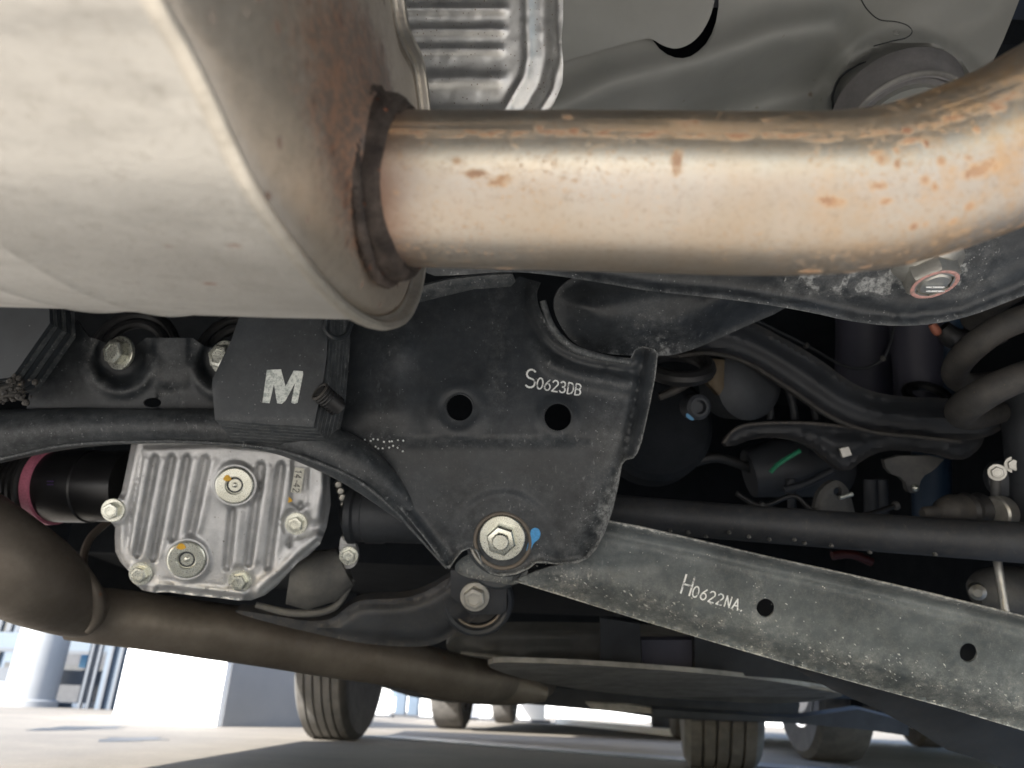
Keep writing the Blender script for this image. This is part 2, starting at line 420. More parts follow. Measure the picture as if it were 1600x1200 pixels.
mottled('dull_zinc', (.40, .39, .36), (.52, .51, .47), .36, .85, 80, .0004, (.20, .12, .08), .60, 260, .5)
mottled('rusty_brown_pipe', (.105, .088, .072), (.18, .155, .13), .46, .45, 9, .0006, (.20, .08, .04), .60, 40, .66)
mottled('rubber', (.012, .012, .013), (.022, .022, .023), .45, 0, 30, .0004, None, 0, 0, .6)
mottled('tyre_rubber', (.07, .068, .066), (.115, .11, .105), .8, 0, 20, .001)
mottled('gloss_black', (.008, .008, .009), (.013, .013, .014), .28, 0, 20, .0002, None, 0, 0, .4)
mottled('spring_coat', (.030, .029, .028), (.055, .050, .045), .6, 0, 60, .0006, (.18, .14, .09), .58, 200, .75)
mottled('tank_plastic', (.05, .052, .052), (.13, .13, .125), .45, 0, 5, .0006, None, 0, 0, .6)
mottled('pale_bounce_ground', (.42, .395, .36), (.33, .31, .285), .85, 0, 1.2, .002, (.14, .12, .10), .60, 6)
def lot_mat():
    g = N('lot_surface'); a = g.noise(1.3, 5, .65); b = g.noise(9, 5, .7); c = g.noise(120, 3, .8)
    col = g.mix(g.ramp(a, .3, .7), (.19, .17, .142), (.125, .113, .098))
    col = g.mix(g.math('MULTIPLY', g.ramp(b, .52, .75), .55), col, (.11, .098, .085))
    col = g.mix(g.math('MULTIPLY', g.ramp(c, .55, .7), .35), col, (.36, .33, .29))
    cr = g.ramp(g.n('ShaderNodeTexVoronoi', feature='DISTANCE_TO_EDGE', Scale=.9).outputs['Distance'], .0, .012, 1, 0)
    col = g.mix(g.math('MULTIPLY', cr, g.math('MULTIPLY', g.ramp(a, .45, .6), .7)), col, (.05, .045, .04))
    g.out(col, .8, 0, g.math('ADD', b, c), .004, .5)
lot_mat()
mottled('white_paint', (.80, .81, .82), (.74, .76, .78), .5, 0, 2)
mottled('column_and_shade_grey', (.20, .21, .225), (.24, .25, .265), .5, 0, 2)
mottled('shaded_rail_paint', (.045, .056, .074), (.055, .066, .085), .5, 0, 2)  # white railing toned grey-blue, its shade put into the paint
mottled('pale_blue_paint', (.060, .085, .12), (.07, .10, .14), .5, 0, 2)
mottled('grey_cladding', (.032, .036, .045), (.04, .045, .055), .6, 0, 2)
mottled('dark_steel', (.03, .034, .04), (.05, .054, .06), .5, .3, 20)
mottled('copper_red', (.40, .14, .09), (.5, .2, .13), .5, .3, 20)
mottled('blue_plastic', (.014, .036, .07), (.02, .045, .085), .5, 0, 20)
mottled('slate_plastic', (.05, .052, .075), (.06, .06, .085), .5, 0, 20)
mottled('ochre_pad', (.07, .05, .028), (.09, .065, .035), .6, 0, 20)
mottled('car_paint_silver', (.5, .51, .53), (.55, .56, .58), .3, .6, 4)
mottled('alloy', (.6, .6, .62), (.66, .66, .68), .3, .9, 10)
mottled('glass_dark', (.02, .025, .03), (.03, .035, .04), .08, 0, 4)
mottled('beige_liner', (.30, .29, .27), (.16, .155, .145), .6, 0, 22)
def paint(name, c, c2=None, rough=.5):
    g = N(name); f = g.noise(400, 3, .7)
    g.out(g.mix(g.ramp(f, .4, .65), c, c2 or tuple(x * .8 for x in c)), rough, 0)
def worn(name, c, d, lo, hi):
    g = N(name); a = g.noise(140, 5, .75); b = g.noise(800, 2, .7)
    g.out(g.mix(g.ramp(g.math('ADD', g.math('MULTIPLY', a, .7), g.math('MULTIPLY', b, .3)), lo, hi), c, d), .6, 0)
worn('white_mark', (.66, .69, .66), (.30, .34, .33), .44, .60); worn('white_print', (.72, .74, .73), (.16, .17, .18), .50, .60)
worn('chip_grey', (.42, .42, .39), (.16, .17, .16), .42, .60)
paint('blue_mark', (.06, .30, .62)); paint('yellow_mark', (.75, .42, .03))
paint('pink_band', (.60, .19, .28)); paint('pink_mark', (.55, .30, .27), (.35, .22, .20)); paint('label_paper', (.72, .71, .62)); paint('ink', (.05, .05, .05)); paint('green_mark', (.015, .20, .10))
paint('ink_violet', (.08, .04, .16)); paint('red_plastic', (.07, .012, .012)); paint('teal_lens', (.05, .22, .42))

# ------------------------------------------------------------------ stroke lettering
def arc(cx, cy, rx, ry, a0, a1, n=10):
    return [(cx + rx * math.cos(R(a0 + (a1 - a0) * k / n)), cy + ry * math.sin(R(a0 + (a1 - a0) * k / n))) for k in range(n + 1)]
GL = {  # y up, cell 0..1 tall, 0..0.6 wide
 '0': [arc(.28, .5, .26, .5, 0, 360, 20)],
 '6': [[(.46, .98)] + spline([(.46, .98), (.15, .6), (.04, .3)], 4) , arc(.28, .3, .25, .3, 0, 360, 18)],
 '2': [arc(.28, .74, .24, .26, 165, -30, 9) + [(.04, 0), (.54, 0)]],
 '3': [arc(.26, .75, .22, .25, 150, -90, 9) + arc(.26, .26, .26, .26, 90, -150, 9)],
 'S': [arc(.29, .75, .25, .25, 40, 270, 9) + arc(.29, .25, .27, .25, 90, -140, 9)],
 'D': [[(.06, 0), (.06, 1), (.26, 1)] + arc(.26, .5, .3, .5, 90, -90, 10) + [(.06, 0)]],
 'B': [[(.06, 0), (.06, 1), (.3, 1)] + arc(.3, .76, .2, .24, 90, -90, 7) + [(.06, .52)], [(.3, .52)] + arc(.3, .26, .24, .26, 90, -90, 7) + [(.06, 0)]],
 'H': [[(.06, 0), (.06, 1)], [(.52, 0), (.52, 1)], [(.06, .5), (.52, .5)]],
 'N': [[(.06, 0), (.06, 1), (.5, 0), (.5, 1)]],
 'A': [[(.0, 0), (.28, 1), (.56, 0)], [(.12, .36), (.44, .36)]],
 '1': [[(.1, .75), (.3, 1), (.3, 0)]], '4': [[(.4, 0), (.4, 1), (.0, .3), (.55, .3)]], '-': [[(.1, .45), (.45, .45)]],
 '.': [[(.1, .02), (.14, .10)]],
}
def lettering(name, chars, org, ang, pl, hf, mat, parent, lift=.0004, w=2.4, label=None):
    """chars: list of (char, height_px, advance_px); strokes become thin raised ribbons that follow the plate"""
    mb = MB(); x = 0; ca, sa = math.cos(R(ang)), math.sin(R(ang))
    for ch, H, adv in chars:
        for st in GL[ch]:
            pts = []
            for (a, b) in st:
                lx, ly = x + a * H, -b * H; pts.append((org[0] + lx * ca - ly * sa, org[1] + lx * sa + ly * ca))
            for i in range(len(pts) - 1):
                (x0, y0), (x1, y1) = pts[i], pts[i + 1]; L = math.hypot(x1 - x0, y1 - y0) or 1
                ex, ey = (x1 - x0) / L, (y1 - y0) / L; ww = w / 2 * (H / 20) ** .5
                q = [(x0 - ex * ww * .6 - ey * ww, y0 - ey * ww * .6 + ex * ww), (x1 + ex * ww * .6 - ey * ww, y1 + ey * ww * .6 + ex * ww),
                     (x1 + ex * ww * .6 + ey * ww, y1 + ey * ww * .6 - ex * ww), (x0 - ex * ww * .6 + ey * ww, y0 - ey * ww * .6 - ex * ww)]
                Q = np.array(q); hh = hf(Q[:, 0], Q[:, 1]) + lift + random.uniform(0, .00006)
                T = pl.hits(Q[:, 0], Q[:, 1], hh); B = pl.hits(Q[:, 0], Q[:, 1], hh - lift * 1.5)
                mb.add(list(T) + list(B), [(0, 1, 2, 3), (7, 6, 5, 4), (0, 4, 5, 1), (1, 5, 6, 2), (2, 6, 7, 3), (3, 7, 4, 0)])
        x += adv
    return mb.go(name, mat, parent, label=label)

# ------------------------------------------------------------------ bolts (shared meshes, local z = out of the surface)
def mesh_lathe(name, prof, seg, mat, ph=0, noise=0):
    V, Fc = lathe((0, 0, 0), (0, 0, 1), prof, seg, ph, noise); V, Fc = fixn(V, Fc)
    me = bpy.data.meshes.new(name); me.from_pydata([tuple(v) for v in V], [], Fc); me.materials.append(M[mat])
    me.polygons.foreach_set('use_smooth', [True] * len(me.polygons)); me.set_sharp_from_angle(angle=R(35)); return me
def hexhead(mat, key):
    me = mesh_lathe('hex_' + key, [(1, 0), (1, .62), (.90, .72), (.62, .74), (.58, .68), (.0001, .66)], 6, mat); return me
BM = {}
for key, mat in (('z', 'zinc'), ('d', 'dull_zinc'), ('k', 'dark_steel')):
    BM['hex' + key] = hexhead(mat, key)
    BM['washer' + key] = mesh_lathe('washer_' + key, [(1.0, -.1), (1.0, .10), (.97, .13), (.3, .14), (.0001, .14)], 40, mat)
    BM['stud' + key] = mesh_lathe('stud_' + key, [(1, 0), (1, .75), (.92, .85), (.85, .9), (.0001, .9)], 28, mat)
    BM['nut' + key] = mesh_lathe('nut_' + key, [(1, 0), (1, .62), (.9, .75), (.80, .78), (.62, .80), (.58, .74), (.0001, .7)], 6, mat)
    BM['collar' + key] = mesh_lathe('collar_' + key, [(1, 0), (1, .1), (.93, .2), (.75, .55), (.70, .9), (.45, .9), (.42, .7), (.0001, .7)], 36, mat)
def put(name, me, c, ax, s, parent, spin=0, label=None, sz=None):
    ax, u, v = frame(ax); m = Matrix((u, v, ax)).transposed().to_4x4()
    o = bpy.data.objects.new(name, me); COL.objects.link(o); WPOS[o.name] = Vector(c)
    o.parent = parent
    o.location = Vector(c) - WPOS[parent.name] if parent else c
    o.rotation_euler = (m @ Matrix.Rotation(R(spin), 4, 'Z')).to_euler(); o.scale = (s, s, sz or s)
    if label: o['label'] = label
    return o
def bolt(c, ax, r, parent, key='z', washer=1.9, spin=0, stud=0, name='bolt', label=None):
    """bolt > washer; r = corner radius of the head in metres. parts of parts are unrotated children: same scale handled by own matrices"""
    ax = Vector(ax).normalized(); c = Vector(c)
    b = put(name, BM[('nut' if stud else 'hex') + key], c + ax * r * (.14 * washer), ax, r, parent, spin, label)
    def sub(nm, me, cc, s, sz=None):
        o = bpy.data.objects.new(nm, me); COL.objects.link(o)
        o.parent = b
        loc = (c + ax * cc) - WPOS[b.name]
        mi = b.rotation_euler.to_matrix().inverted()
        o.location = (mi @ loc) / r; o.scale = (s / r, s / r, (sz or s) / r); return o
    if washer: sub('washer', BM['washer' + key], 0, r * washer, r * washer * .9)
    if stud: sub('stud', BM['stud' + key], r * .55, r * stud, r * .75)
    return b

TC = -Fv                                                             # towards the camera
BACK = Vector((0, -1, 0))
# ================================================================== SETTING
g0 = boxobj('ground', -60, 60, -40, 80, -.2, 0, 'pale_bounce_ground'); struct(g0)  # kept paler than the lot ahead, to bounce light onto the underside
lot = boxobj('darker_lot_sheet', -40, 40, 1.15, 60, -.05, .003, 'lot_surface'); struct(lot)  # darker sheet added over the visible lot against washed-out sunlight

# own car: floor pan, bulkheads, bumper and sills, the shell everything hangs from
body = thing('car_body', 'dark underside and shell of the car that everything above hangs from', 'car', (-.3, 1.2, .3))
boxobj('floor_pan', -1.0, .78, .62, 1.75, .86, .90, 'underseal', body)
boxobj('floor_pan', -1.0, .78, 1.75, 4.0, .44, .47, 'underseal', body)
boxobj('bulkhead', -1.0, .78, 1.72, 1.75, .43, .90, 'underseal', body)
boxobj('side_sill', -1.05, -1.01, -.16, 2.6, .31, 1.3, 'underseal', body)
boxobj('side_sill', .78, .82, .0, 2.3, .26, 1.3, 'underseal', body)
boxobj('boot_floor', -1.05, .82, -.10, .64, 1.02, 1.05, 'underseal', body)
boxobj('roof', -.95, .7, .0, 3.2, 1.25, 1.30, 'car_paint_silver', body)
boxobj('bumper', -1.05, .82, -.16, -.11, .42, 1.06, 'car_paint_silver', body, bev=.01)
boxobj('bumper_lip', -1.05, .82, -.11, -.02, .42, .44, 'gloss_black', body)

# ================================================================== SILENCER + TAIL PIPE
nE = (.9945 * Rv - .105 * Fv)
def EP(t, w, off=0): return CAM + Fv * t + Rv * ((-.1 + .105 * t) / .995) + Uv * w + nE * off
def e_of(px, py):
    a, b = (px - 800) / FPX, (600 - py) / FPX; t = -.1 / (.995 * a - .105); return (t, b * t)
pts = [e_of(*p) for p in [(250, 0), (292, 75), (330, 150), (366, 228), (402, 300), (445, 366), (492, 428), (540, 480), (580, 506), (612, 513), (640, 500), (656, 468), (665, 425), (673, 360), (678, 290), (676, 200), (664, 100)]]
pts += [e_of(640, 40), (.395, .220), (.36, .240), (.31, .250), (.25, .252), (.19, .242), (.150, .222), (.130, .190), (.128, .155), (.138, .124), (.156, .1035)]
prof2 = np.array(spline(pts, 6, True)); NP = len(prof2)
cen = prof2.mean(0)
def offs(o):
    t = np.roll(prof2, -1, 0) - np.roll(prof2, 1, 0); t /= np.linalg.norm(t, axis=1)[:, None]
    nn = np.stack([t[:, 1], -t[:, 0]], 1)
    if ((prof2 - cen) * nn).sum() < 0: nn = -nn
    return prof2 + nn * o
def loft(rings, capend=False):
    V = []; Fc = []; m = len(rings[0])
    for r in rings: V += list(r)
    for k in range(len(rings) - 1):
        for i in range(m):
            j = (i + 1) % m; Fc.append((k * m + i, k * m + j, (k + 1) * m + j, (k + 1) * m + i))
    if capend: Fc.append(tuple((len(rings) - 1) * m + i for i in range(m)))
    return fixn(V, Fc)
AX = (-.995 * Rv + .0386 * Uv + .105 * Fv)
sil = thing('exhaust_silencer', 'big pale grey oval exhaust silencer filling the upper left corner', 'silencer', EP(.3, .14))
rings = []
for s, o in [(0.001, -.004), (.012, -.004), (.03, -.0038), (.06, -.0036), (.1105, -.0037), (.1130, -.0030), (.1150, -.0024), (.1165, -.0032), (.1175, -.0044), (.1500, -.0044), (.1520, -.0038), (.1540, -.0032), (.1555, -.0040), (.1570, -.0048), (.18, -.0050), (.3, -.0042), (.45, -.0042), (.62, -.004), (.635, -.012)]:
    rings.append([EP(t, w) + AX * s for t, w in offs(o)])
V, Fc = loft(rings, True); obj('shell', V, Fc, 'aluminised_steel', sil)
rings = [[EP(t, w, z) for t, w in offs(o)] for o, z in [(-.006, -.006), (-.001, -.0056), (.0006, -.0046), (.0010, -.0026), (.0006, -.0008), (-.0004, .0002), (-.0016, .0003), (-.0028, -.0003), (-.0036, -.002), (-.0042, -.0052), (-.006, -.0062)]]
V, Fc = loft(rings); obj('crimped_rim', V, Fc, 'aluminised_rim', sil)
# end plate: dished, meets the pipe
PR = 118 / FPX * .337
pc = e_of(583, 297)
pcir = np.array([(pc[0] + PR * math.cos(a), pc[1] + PR * math.sin(a)) for a in [math.atan2(p[1] - pc[1], p[0] - pc[0]) for p in prof2]])
inner = offs(-.005)
rings = []
for f, z in [(0, -.006), (.02, -.0085), (.05, -.0080), (.10, -.0050), (.2, -.003), (.35, -.001), (.55, 0.0), (.75, .002), (.86, .0035), (.93, .006), (.985, .011), (1.0, .016)]:
    rings.append([EP(*(inner[i] * (1 - f) + pcir[i] * f), z) for i in range(NP)])
fz = [0, 0, 0, 0, .05, .12, .35, .70, .92, 1.1, 1.2, 1.2]
V, Fc = loft(rings); obj('end_plate', V, Fc, 'heat_tinted_steel', sil, sharp=60, attr=[fz[i // NP] for i in range(len(V))])
# weld: two lumpy beads round the pipe
wc = EP(pc[0], pc[1])
ring('weld_collar', wc + nE * .011, nE, PR + .0030, .0050, 'weld_bead', sil, seg=90, ts=14, noise=.02, flat=1.5)
ring('weld_bead', wc + nE * .0185, nE, PR + .0010, .0022, 'weld_bead', sil, seg=220, ts=8, noise=.22)
ring('weld_bead', wc + nE * .005, nE, PR + .0085, .0026, 'weld_bead', sil, seg=220, ts=10, noise=.28)
def dline_depth(px): return .337 - .021 * (px - 590) / 710
pix = [(560, 296), (700, 298), (850, 300), (1000, 302), (1150, 305), (1250, 305), (1320, 302), (1400, 290), (1480, 265), (1560, 233), (1640, 190), (1740, 130), (1850, 50)]
tp = [(x, y, dline_depth(min(x, 1350))) for x, y in pix]
tube('tail_pipe', tp, [118, 119, 121, 122.5, 124, 124, 124, 124.5, 125, 126, 127, 128, 128], 'stainless_pipe', sil, n=10, seg=72, up=(.1, .3, 1))
# faint bend seam

# ================================================================== HEAT SHIELD
pl = Plane(780, 90, .56, yaw=-8, tilt=-10)
out = [(600, -60), (880, -60), (880, 30), (877, 60), (880, 100), (879, 130), (870, 152), (856, 182), (845, 260), (600, 260)]
def hs_h(X, Y, D):
    r = np.zeros_like(X)
    def bar(y0, x1, w, a): return a * G(dline(X, Y, [(560, y0), (x1, y0)]), w)
    for y0, x1, w, a in [(-22, 775, 8, .0028), (14, 785, 8, .0028), (47, 783, 7, .0026), (78, 780, 7, .0026), (124, 778, 12, .0036), (176, 775, 9, .003)]: r += bar(y0, x1, w, a)
    ch = [(848, -60), (848, 40), (850, 90), (842, 130), (815, 175), (795, 240)]
    r -= .0045 * G(dline(X, Y, ch), 13); r += .0028 * G(np.abs(dline(X, Y, ch) - 24), 7)
    r += .002 * G(D, 5) + .0006 * (vnoise(X, Y, 13) - .5)
    for a, b in [((800, 172), (792, 190)), ((812, 172), (804, 190)), ((824, 172), (818, 190))]: r += .002 * G(dline(X, Y, [a, b]), 2.5)
    return r
hs = plate('heat_shield', out, pl, 'heat_shield_foil', None, hs_h, step=4.5, thick=.0008, sharp=70)
tag(hs, 'shiny ribbed aluminium heat shield with tiny rust spots between silencer and grey floor panel', 'heat shield')

# ================================================================== PRIMER GREY BODY PANELS
fl = thing('floor_panel', 'greenish grey painted body pressing above the tail pipe at top right', 'body panel', K(1200, 80, .8))
plB = Plane(1200, 90, .80, yaw=4, tilt=-28)
out = [(760, -160), (1118, -160), (1120, -20), (1112, 25), (1090, 62), (1060, 78), (1036, 72), (1020, 61), (1005, 60), (880, 96), (840, 106), (760, 125)]
def fa_h(X, Y, D): return .008 * G(dline(X, Y, [(900, -100), (1020, -40), (1090, -20)]), 55)+ .0015 * G(D, 6)
plate('upper_panel', chaikin(out, 2), plB, 'primer_panel', fl, fa_h, step=12, thick=.0012, sharp=60)
plC = Plane(1200, 120, .83, yaw=4, tilt=-28)
out = [(700, 300), (700, 90), (880, 88), (1010, 50), (1030, 76), (1042, 85), (1055, 90), (1068, 91), (1080, 88), (1092, 80), (1104, 68), (1113, 52), (1119, 34), (1123, 10), (1126, -160), (1640, -160), (1600, -20), (1585, 20), (1568, 62), (1552, 95), (1545, 130), (1560, 300)]
def fb_h(X, Y, D):
    # broad raised rib running up to the right, shaded valley below it, lip round the strut cup
    rb = [(830, 190), (960, 130), (1100, 95), (1210, 55), (1300, 45)]
    d = dline(X, Y, rb)
    r = .026 * G(d, 32)
    r += .012 * S(Y + (X - 1200) * .55, 150, 60) - .035 * G(dline(X, Y, [(1100, 195), (1200, 160), (1290, 135)]), 36)
    c = np.hypot(X - 1415, (Y - 175) * 1.12)
    r += .016 * G(np.abs(c - 124), 13) - .006 * S(c, 118, 108)
    r += .012 * G(dline(X, Y, [(1480, 60), (1560, 20), (1620, -60)]), 35)
    return r
plate('rear_floor', out, plC, 'primer_panel', fl, fb_h, step=9, thick=.0015, sharp=60)
# lapped seam piece with a spot weld
def on_panel(name, path, r, mat, parent, n=6):
    P = [plC.hit(p[0], p[1], float(fb_h(np.array([p[0]]), np.array([p[1]]), None)[0]) + r * .3) for p in spline(path, n)]
    V, Fc, UV = tube_geo(P, r, 8); V, Fc = fixn(V, Fc); return obj(name, V, Fc, mat, parent)
on_panel('seam_and_shade_line', [(1338, -30), (1346, 0), (1358, 18), (1375, 31), (1400, 34), (1418, 40), (1425, 50), (1416, 59), (1395, 64), (1365, 72)], .0006, 'dark_arm', fl)
on_panel('seam_and_shade_line', [(1302, 176), (1301, 150), (1312, 122), (1335, 104), (1352, 96)], .0014, 'dark_steel', fl)  # dark arc painting the shade of the recess round the cup
on_panel('spot_weld', [(1396, 50), (1400, 47), (1405, 49), (1403, 54), (1397, 53)], .0010, 'primer_panel', fl)
cup = K(1413, 190, .80); cax = (TC * .62 - Uv * .85).normalized()
cupo = thing('spring_seat_cup', 'pale grey rubber cup under the body panel just above the pipe bend', 'spring seat', cup)
s_ = .80 / FPX
lat('cup', cup - cax * .030, cax, [(98 * s_, 0), (96 * s_, .010), (90 * s_, .026), (86 * s_, .034), (80 * s_, .036), (74 * s_, .030), (10 * s_, .028)], 'grey_rubber', cupo, seg=64)
ring('rim_bead', cup + cax * .004, cax, 86 * s_, 4.5 * s_, 'beige_liner', cupo, seg=64, ts=8, flat=.7)
lat('seat_insert', cup - cax * .012, cax, [(66 * s_, 0), (64 * s_, .018), (20 * s_, .020), (.0001, .020)], 'primer_panel', cupo, seg=48)

# ================================================================== UPPER RIGHT FRAME MEMBER
mem = thing('frame_member', 'black flanged frame member running right below the pale pipe', 'frame member', K(1250, 440, .62))
plM = Plane(1250, 450, .60, yaw=0, tilt=-30)
out = chaikin([(640, 340), (655, 432), (720, 430), (790, 424), (850, 428), (930, 440), (1020, 456), (1130, 466), (1250, 484), (1340, 505), (1420, 511), (1500, 500), (1580, 470), (1700, 420), (1720, 260)], 2)
lo = [(700, 431), (850, 431), (1020, 459), (1130, 468), (1250, 486), (1340, 507), (1420, 513), (1500, 502), (1580, 472), (1700, 422)]
def mem_h(X, Y, D):
    d = dline(X, Y, lo)
    r = .010 * S(d, 22, 3) * S(X, 640, 1000) + .006 * S(d, 30, 75) * S(X, 900, 1200)
    r += .004 * G(dline(X, Y, [(1210, 410), (1280, 440), (1400, 478), (1500, 470), (1600, 420)]), 12)
    return r + .0012 * (vnoise(X, Y, 9) - .5) * S(X, 1150, 1300)
def mem_dust(X, Y, D): return .9 * G(dline(X, Y, lo), 7) + 1.3 * S(X, 1180, 1290) * S(X, 1620, 1420) * S(Y, 475, 445) * vnoise(X, Y, 11) * 1.6 + .2
plate('flange_plate', out, plM, 'black_paint', mem, mem_h, step=6.5, thick=.002, dust=mem_dust, sharp=60)
bc = plM.hit(1450, 420, .010); bax = (TC * .50 - Uv * .86 + Rv * .05).normalized()
q = .60 / FPX
nutm = lat('flange_nut', bc - bax * .006, bax, [(53 * q, 0), (52 * q, .004), (42 * q, .007), (36 * q, .010)], 'dull_zinc', mem, seg=36, label='large flange nut with a pink paint mark')
m = MB(); m.lathe(bc, bax, [(39 * q, 0), (39 * q, .013), (36 * q, .0155), (28 * q, .016), (27 * q, .012), (.0001, .011)], 6, ph=.2)
V, Fc = fixn(m.V, m.F); obj('hex', V, Fc, 'dull_zinc', nutm)
ring('paint_ring', bc + bax * .0158, bax, 31 * q, 3.2 * q, 'pink_mark', nutm, seg=36, ts=8, flat=.35)
lat('stud', bc + bax * .0068, bax, [(24 * q, 0), (24 * q, .008), (20 * q, .0095), (.0001, .0095)], 'dull_zinc', nutm, seg=28)
m = MB()
for k in range(4):
    c0 = bc + bax * .0166 + Uv * (k - 1.5) * 6 * q
    for V in [[c0 - Rv * 14 * q, c0 + Rv * 14 * q, c0 + Rv * 14 * q + Uv * 2 * q, c0 - Rv * 14 * q + Uv * 2 * q]]:
        W = [v + bax * .0004 for v in V]; m.add(V + W, [(0, 1, 2, 3), (7, 6, 5, 4), (0, 4, 5, 1), (1, 5, 6, 2), (2, 6, 7, 3), (3, 7, 4, 0)])
m.go('stamped_lines', 'white_print', nutm)

# ================================================================== REAR SUBFRAME
sub = thing('rear_subframe', 'black pressed steel subframe bracket stamped S0623DB with two round holes', 'subframe', K(785, 650, .8))
plS = Plane(785, 660, .80, yaw=-7, tilt=1)
top = chaikin([(845, 440), (836, 462), (850, 500), (872, 530), (910, 550), (985, 560)], 2, False)
OUT = [(480, 705), (490, 640), (500, 560), (530, 500), (560, 440), (600, 448), (652, 462), (720, 447), (798, 440), (812, 432)] + [tuple(p) for p in top[1:]] + \
      [(992, 546), (1004, 541), (1022, 545), (1028, 552), (1024, 590), (1014, 640), (1003, 690), (996, 708), (990, 716), (978, 719), (972, 726), (966, 760), (958, 795), (946, 830), (932, 858), (918, 873), (902, 880), (870, 882), (852, 880), (838, 880),
       (826, 889), (808, 897), (786, 901), (766, 897), (752, 884), (748, 870), (742, 860), (733, 857), (722, 862), (712, 874), (702, 889), (694, 884), (670, 850), (640, 812), (604, 772), (570, 745), (540, 728), (505, 714)]
bolt_c = (785, 840)
fold = chaikin([(832, 540), (860, 568), (900, 585), (950, 594), (985, 600)], 2, False)
rgt = [(1000, 590), (992, 640), (980, 700), (958, 760), (940, 820), (915, 868)]
low_edge = [(480, 705), (505, 714), (570, 745), (640, 812), (702, 889)]
def sub_hf(X, Y):
    X = np.asarray(X, float); Y = np.asarray(Y, float)
    r = -.004 * S(Y, 676, 708) * S(X, 975, 900)                      # pressed fold, lower half set back
    r += .002 * G(np.abs(Y - 684), 9) * S(X, 600, 640) * S(X, 945, 900)
    r -= .010 * np.clip((Y - 705) / 190, 0, 1) ** 1.3 + .050 * np.clip((670 - Y) / 230, 0, 1.2) ** 1.25
    r += .0035 * S(np.hypot(X - 785, Y - 845), 85, 70)                               # boss round the bolt
    r += .0030 * S(np.hypot(X - 716, Y - 640), 56, 34) - .002 * S(np.hypot(X - 716, Y - 640), 32, 24)
    r += .003 * S(np.hypot(X - 871, Y - 652), 38, 26)
    r += .008 * S(X, 660, 610) * S(Y, 690, 640) * S(Y, 440, 520) * S(X, 520, 580)     # left bulge
    r += .006 * G(np.hypot(X - 625, Y - 545), 26)
    d = dline(X, Y, fold); r += .010 * G(d, 15) * S(X, 820, 860)
    r += .010 * S(dline(X, Y, [tuple(p) for p in top]), 24, 8)
    d = dline(X, Y, rgt); r -= .007 * G(d, 9); r += .010 * S(X - (1000 - (Y - 560) * .18), 2, 16) * S(Y, 740, 700)
    r += .008 * S(dline(X, Y, low_edge), 20, 2)
    r += .002 * G(dline(X, Y, [(560, 500), (800, 470)]), 30)
    r += .003 * G(dline(X, Y, [(930, 720), (920, 800), (880, 860)]), 16)
    r += .0010 * (vnoise(X, Y, 30) - .5)
    return r
def sub_dust_light(X, Y, D):
    a = .10 + 1.3 * G(D, 4) * S(Y, 480, 540) + .10 * S(Y, 700, 760) + .5 * S(Y, 690, 880) * S(X, 640, 760) * vnoise(X, Y, 17) + .35 * G(np.abs(X - 955), 26) * S(Y, 560, 640)  # dust, plus a lower-half lightening for light on the down-tilted face
    a += .35 * G(dline(X, Y, fold), 10) + .25 * G(np.abs(X - 780), 22) * S(Y, 680, 640) * vnoise(X + 9, Y, 11) * 1.5
    a += .55 * S(X, 880, 950) * S(Y, 700, 770) * vnoise(X, Y, 12) + .3 * G(dline(X, Y, [(590, 690), (620, 520), (640, 470)]), 25) * vnoise(X, Y, 14)
    a += .5 * G(dline(X, Y, [tuple(p) for p in top]), 9) * vnoise(X, Y, 8) * 1.4 + .35 * G(np.abs(Y - 690), 12)  # last term paints the highlight along the pressed fold
    return a
holes = [circ(718, 637, 20.5), circ(871.5, 652, 21), circ(785, 840, 12)]
plate('bracket', OUT, plS, 'black_paint', sub, lambda X, Y, D: sub_hf(X, Y) + .006 * S(D, 7, 1) * S(Y, 540, 700), holes, step=5, thick=.003, dust=sub_dust_light, sharp=50)
for hx, hy, hr in ((718, 637, 22.5), (871.5, 652, 23)):
    ring('hole_lip', plS.hit(hx, hy, float(sub_hf(hx, hy)) - .0008), plS.n, hr * .8 / FPX, .0006, 'black_paint', sub, seg=40, ts=8)
lettering('stamped_code', [('S', 28, 19), ('0', 17, 12), ('6', 17, 12), ('2', 17, 12), ('3', 17, 12), ('D', 17, 12), ('B', 17, 12)], (819, 604), 9, plS, sub_hf, 'white_print', sub, w=2.3, label='white stencilled code S0623DB')
# top flange strip, folded towards us
plT = Plane(730, 445, .77, tilt=-45)
plate('top_flange', [(640, 452), (700, 437), (760, 430), (800, 428), (806, 440), (798, 448), (740, 452), (690, 464), (650, 474)], plT, 'black_paint_dusty', sub, lambda X, Y, D: .002 * S(D, 0, 6), step=6, thick=.003, dust=.55)
# dots of grit in rows left of the holes
m = MB()
for i in range(26):
    x = 556 + (i % 11) * 7.2 + random.uniform(-2, 2); y = 688 + (i // 11) * 11 + random.uniform(-2.5, 2.5) + (6 if i > 20 else 0)
    c = plS.hit(x, y, float(sub_hf(x, y)) + .0004); m.lathe(c, plS.n, [(.0012, -.0006), (.0010, .0004), (.0004, .0008)], 7)
o = m.go('grit_dots', 'white_print', sub); o['kind'] = 'stuff'
# shackle bolt
bc = plS.hit(*bolt_c, float(sub_hf(*bolt_c)) + .0028); bax = (TC + Rv * -.10 - Uv * .05).normalized(); q = .79 / FPX
bolt(bc, bax, 24 * q, sub, 'z', washer=36 / 24, spin=12, stud=.56, name='shackle_bolt', label='bright zinc nut and washer holding the link')
# blue paint mark
out = chaikin([(830, 826), (840, 824), (845, 832), (843, 842), (834, 848), (830, 858), (824, 866), (822, 860), (826, 846), (828, 836)], 2)
plate('paint_mark', out, plS, 'blue_mark', sub, lambda X, Y, D: sub_hf(X, Y) + .0012, step=5, thick=.0006)
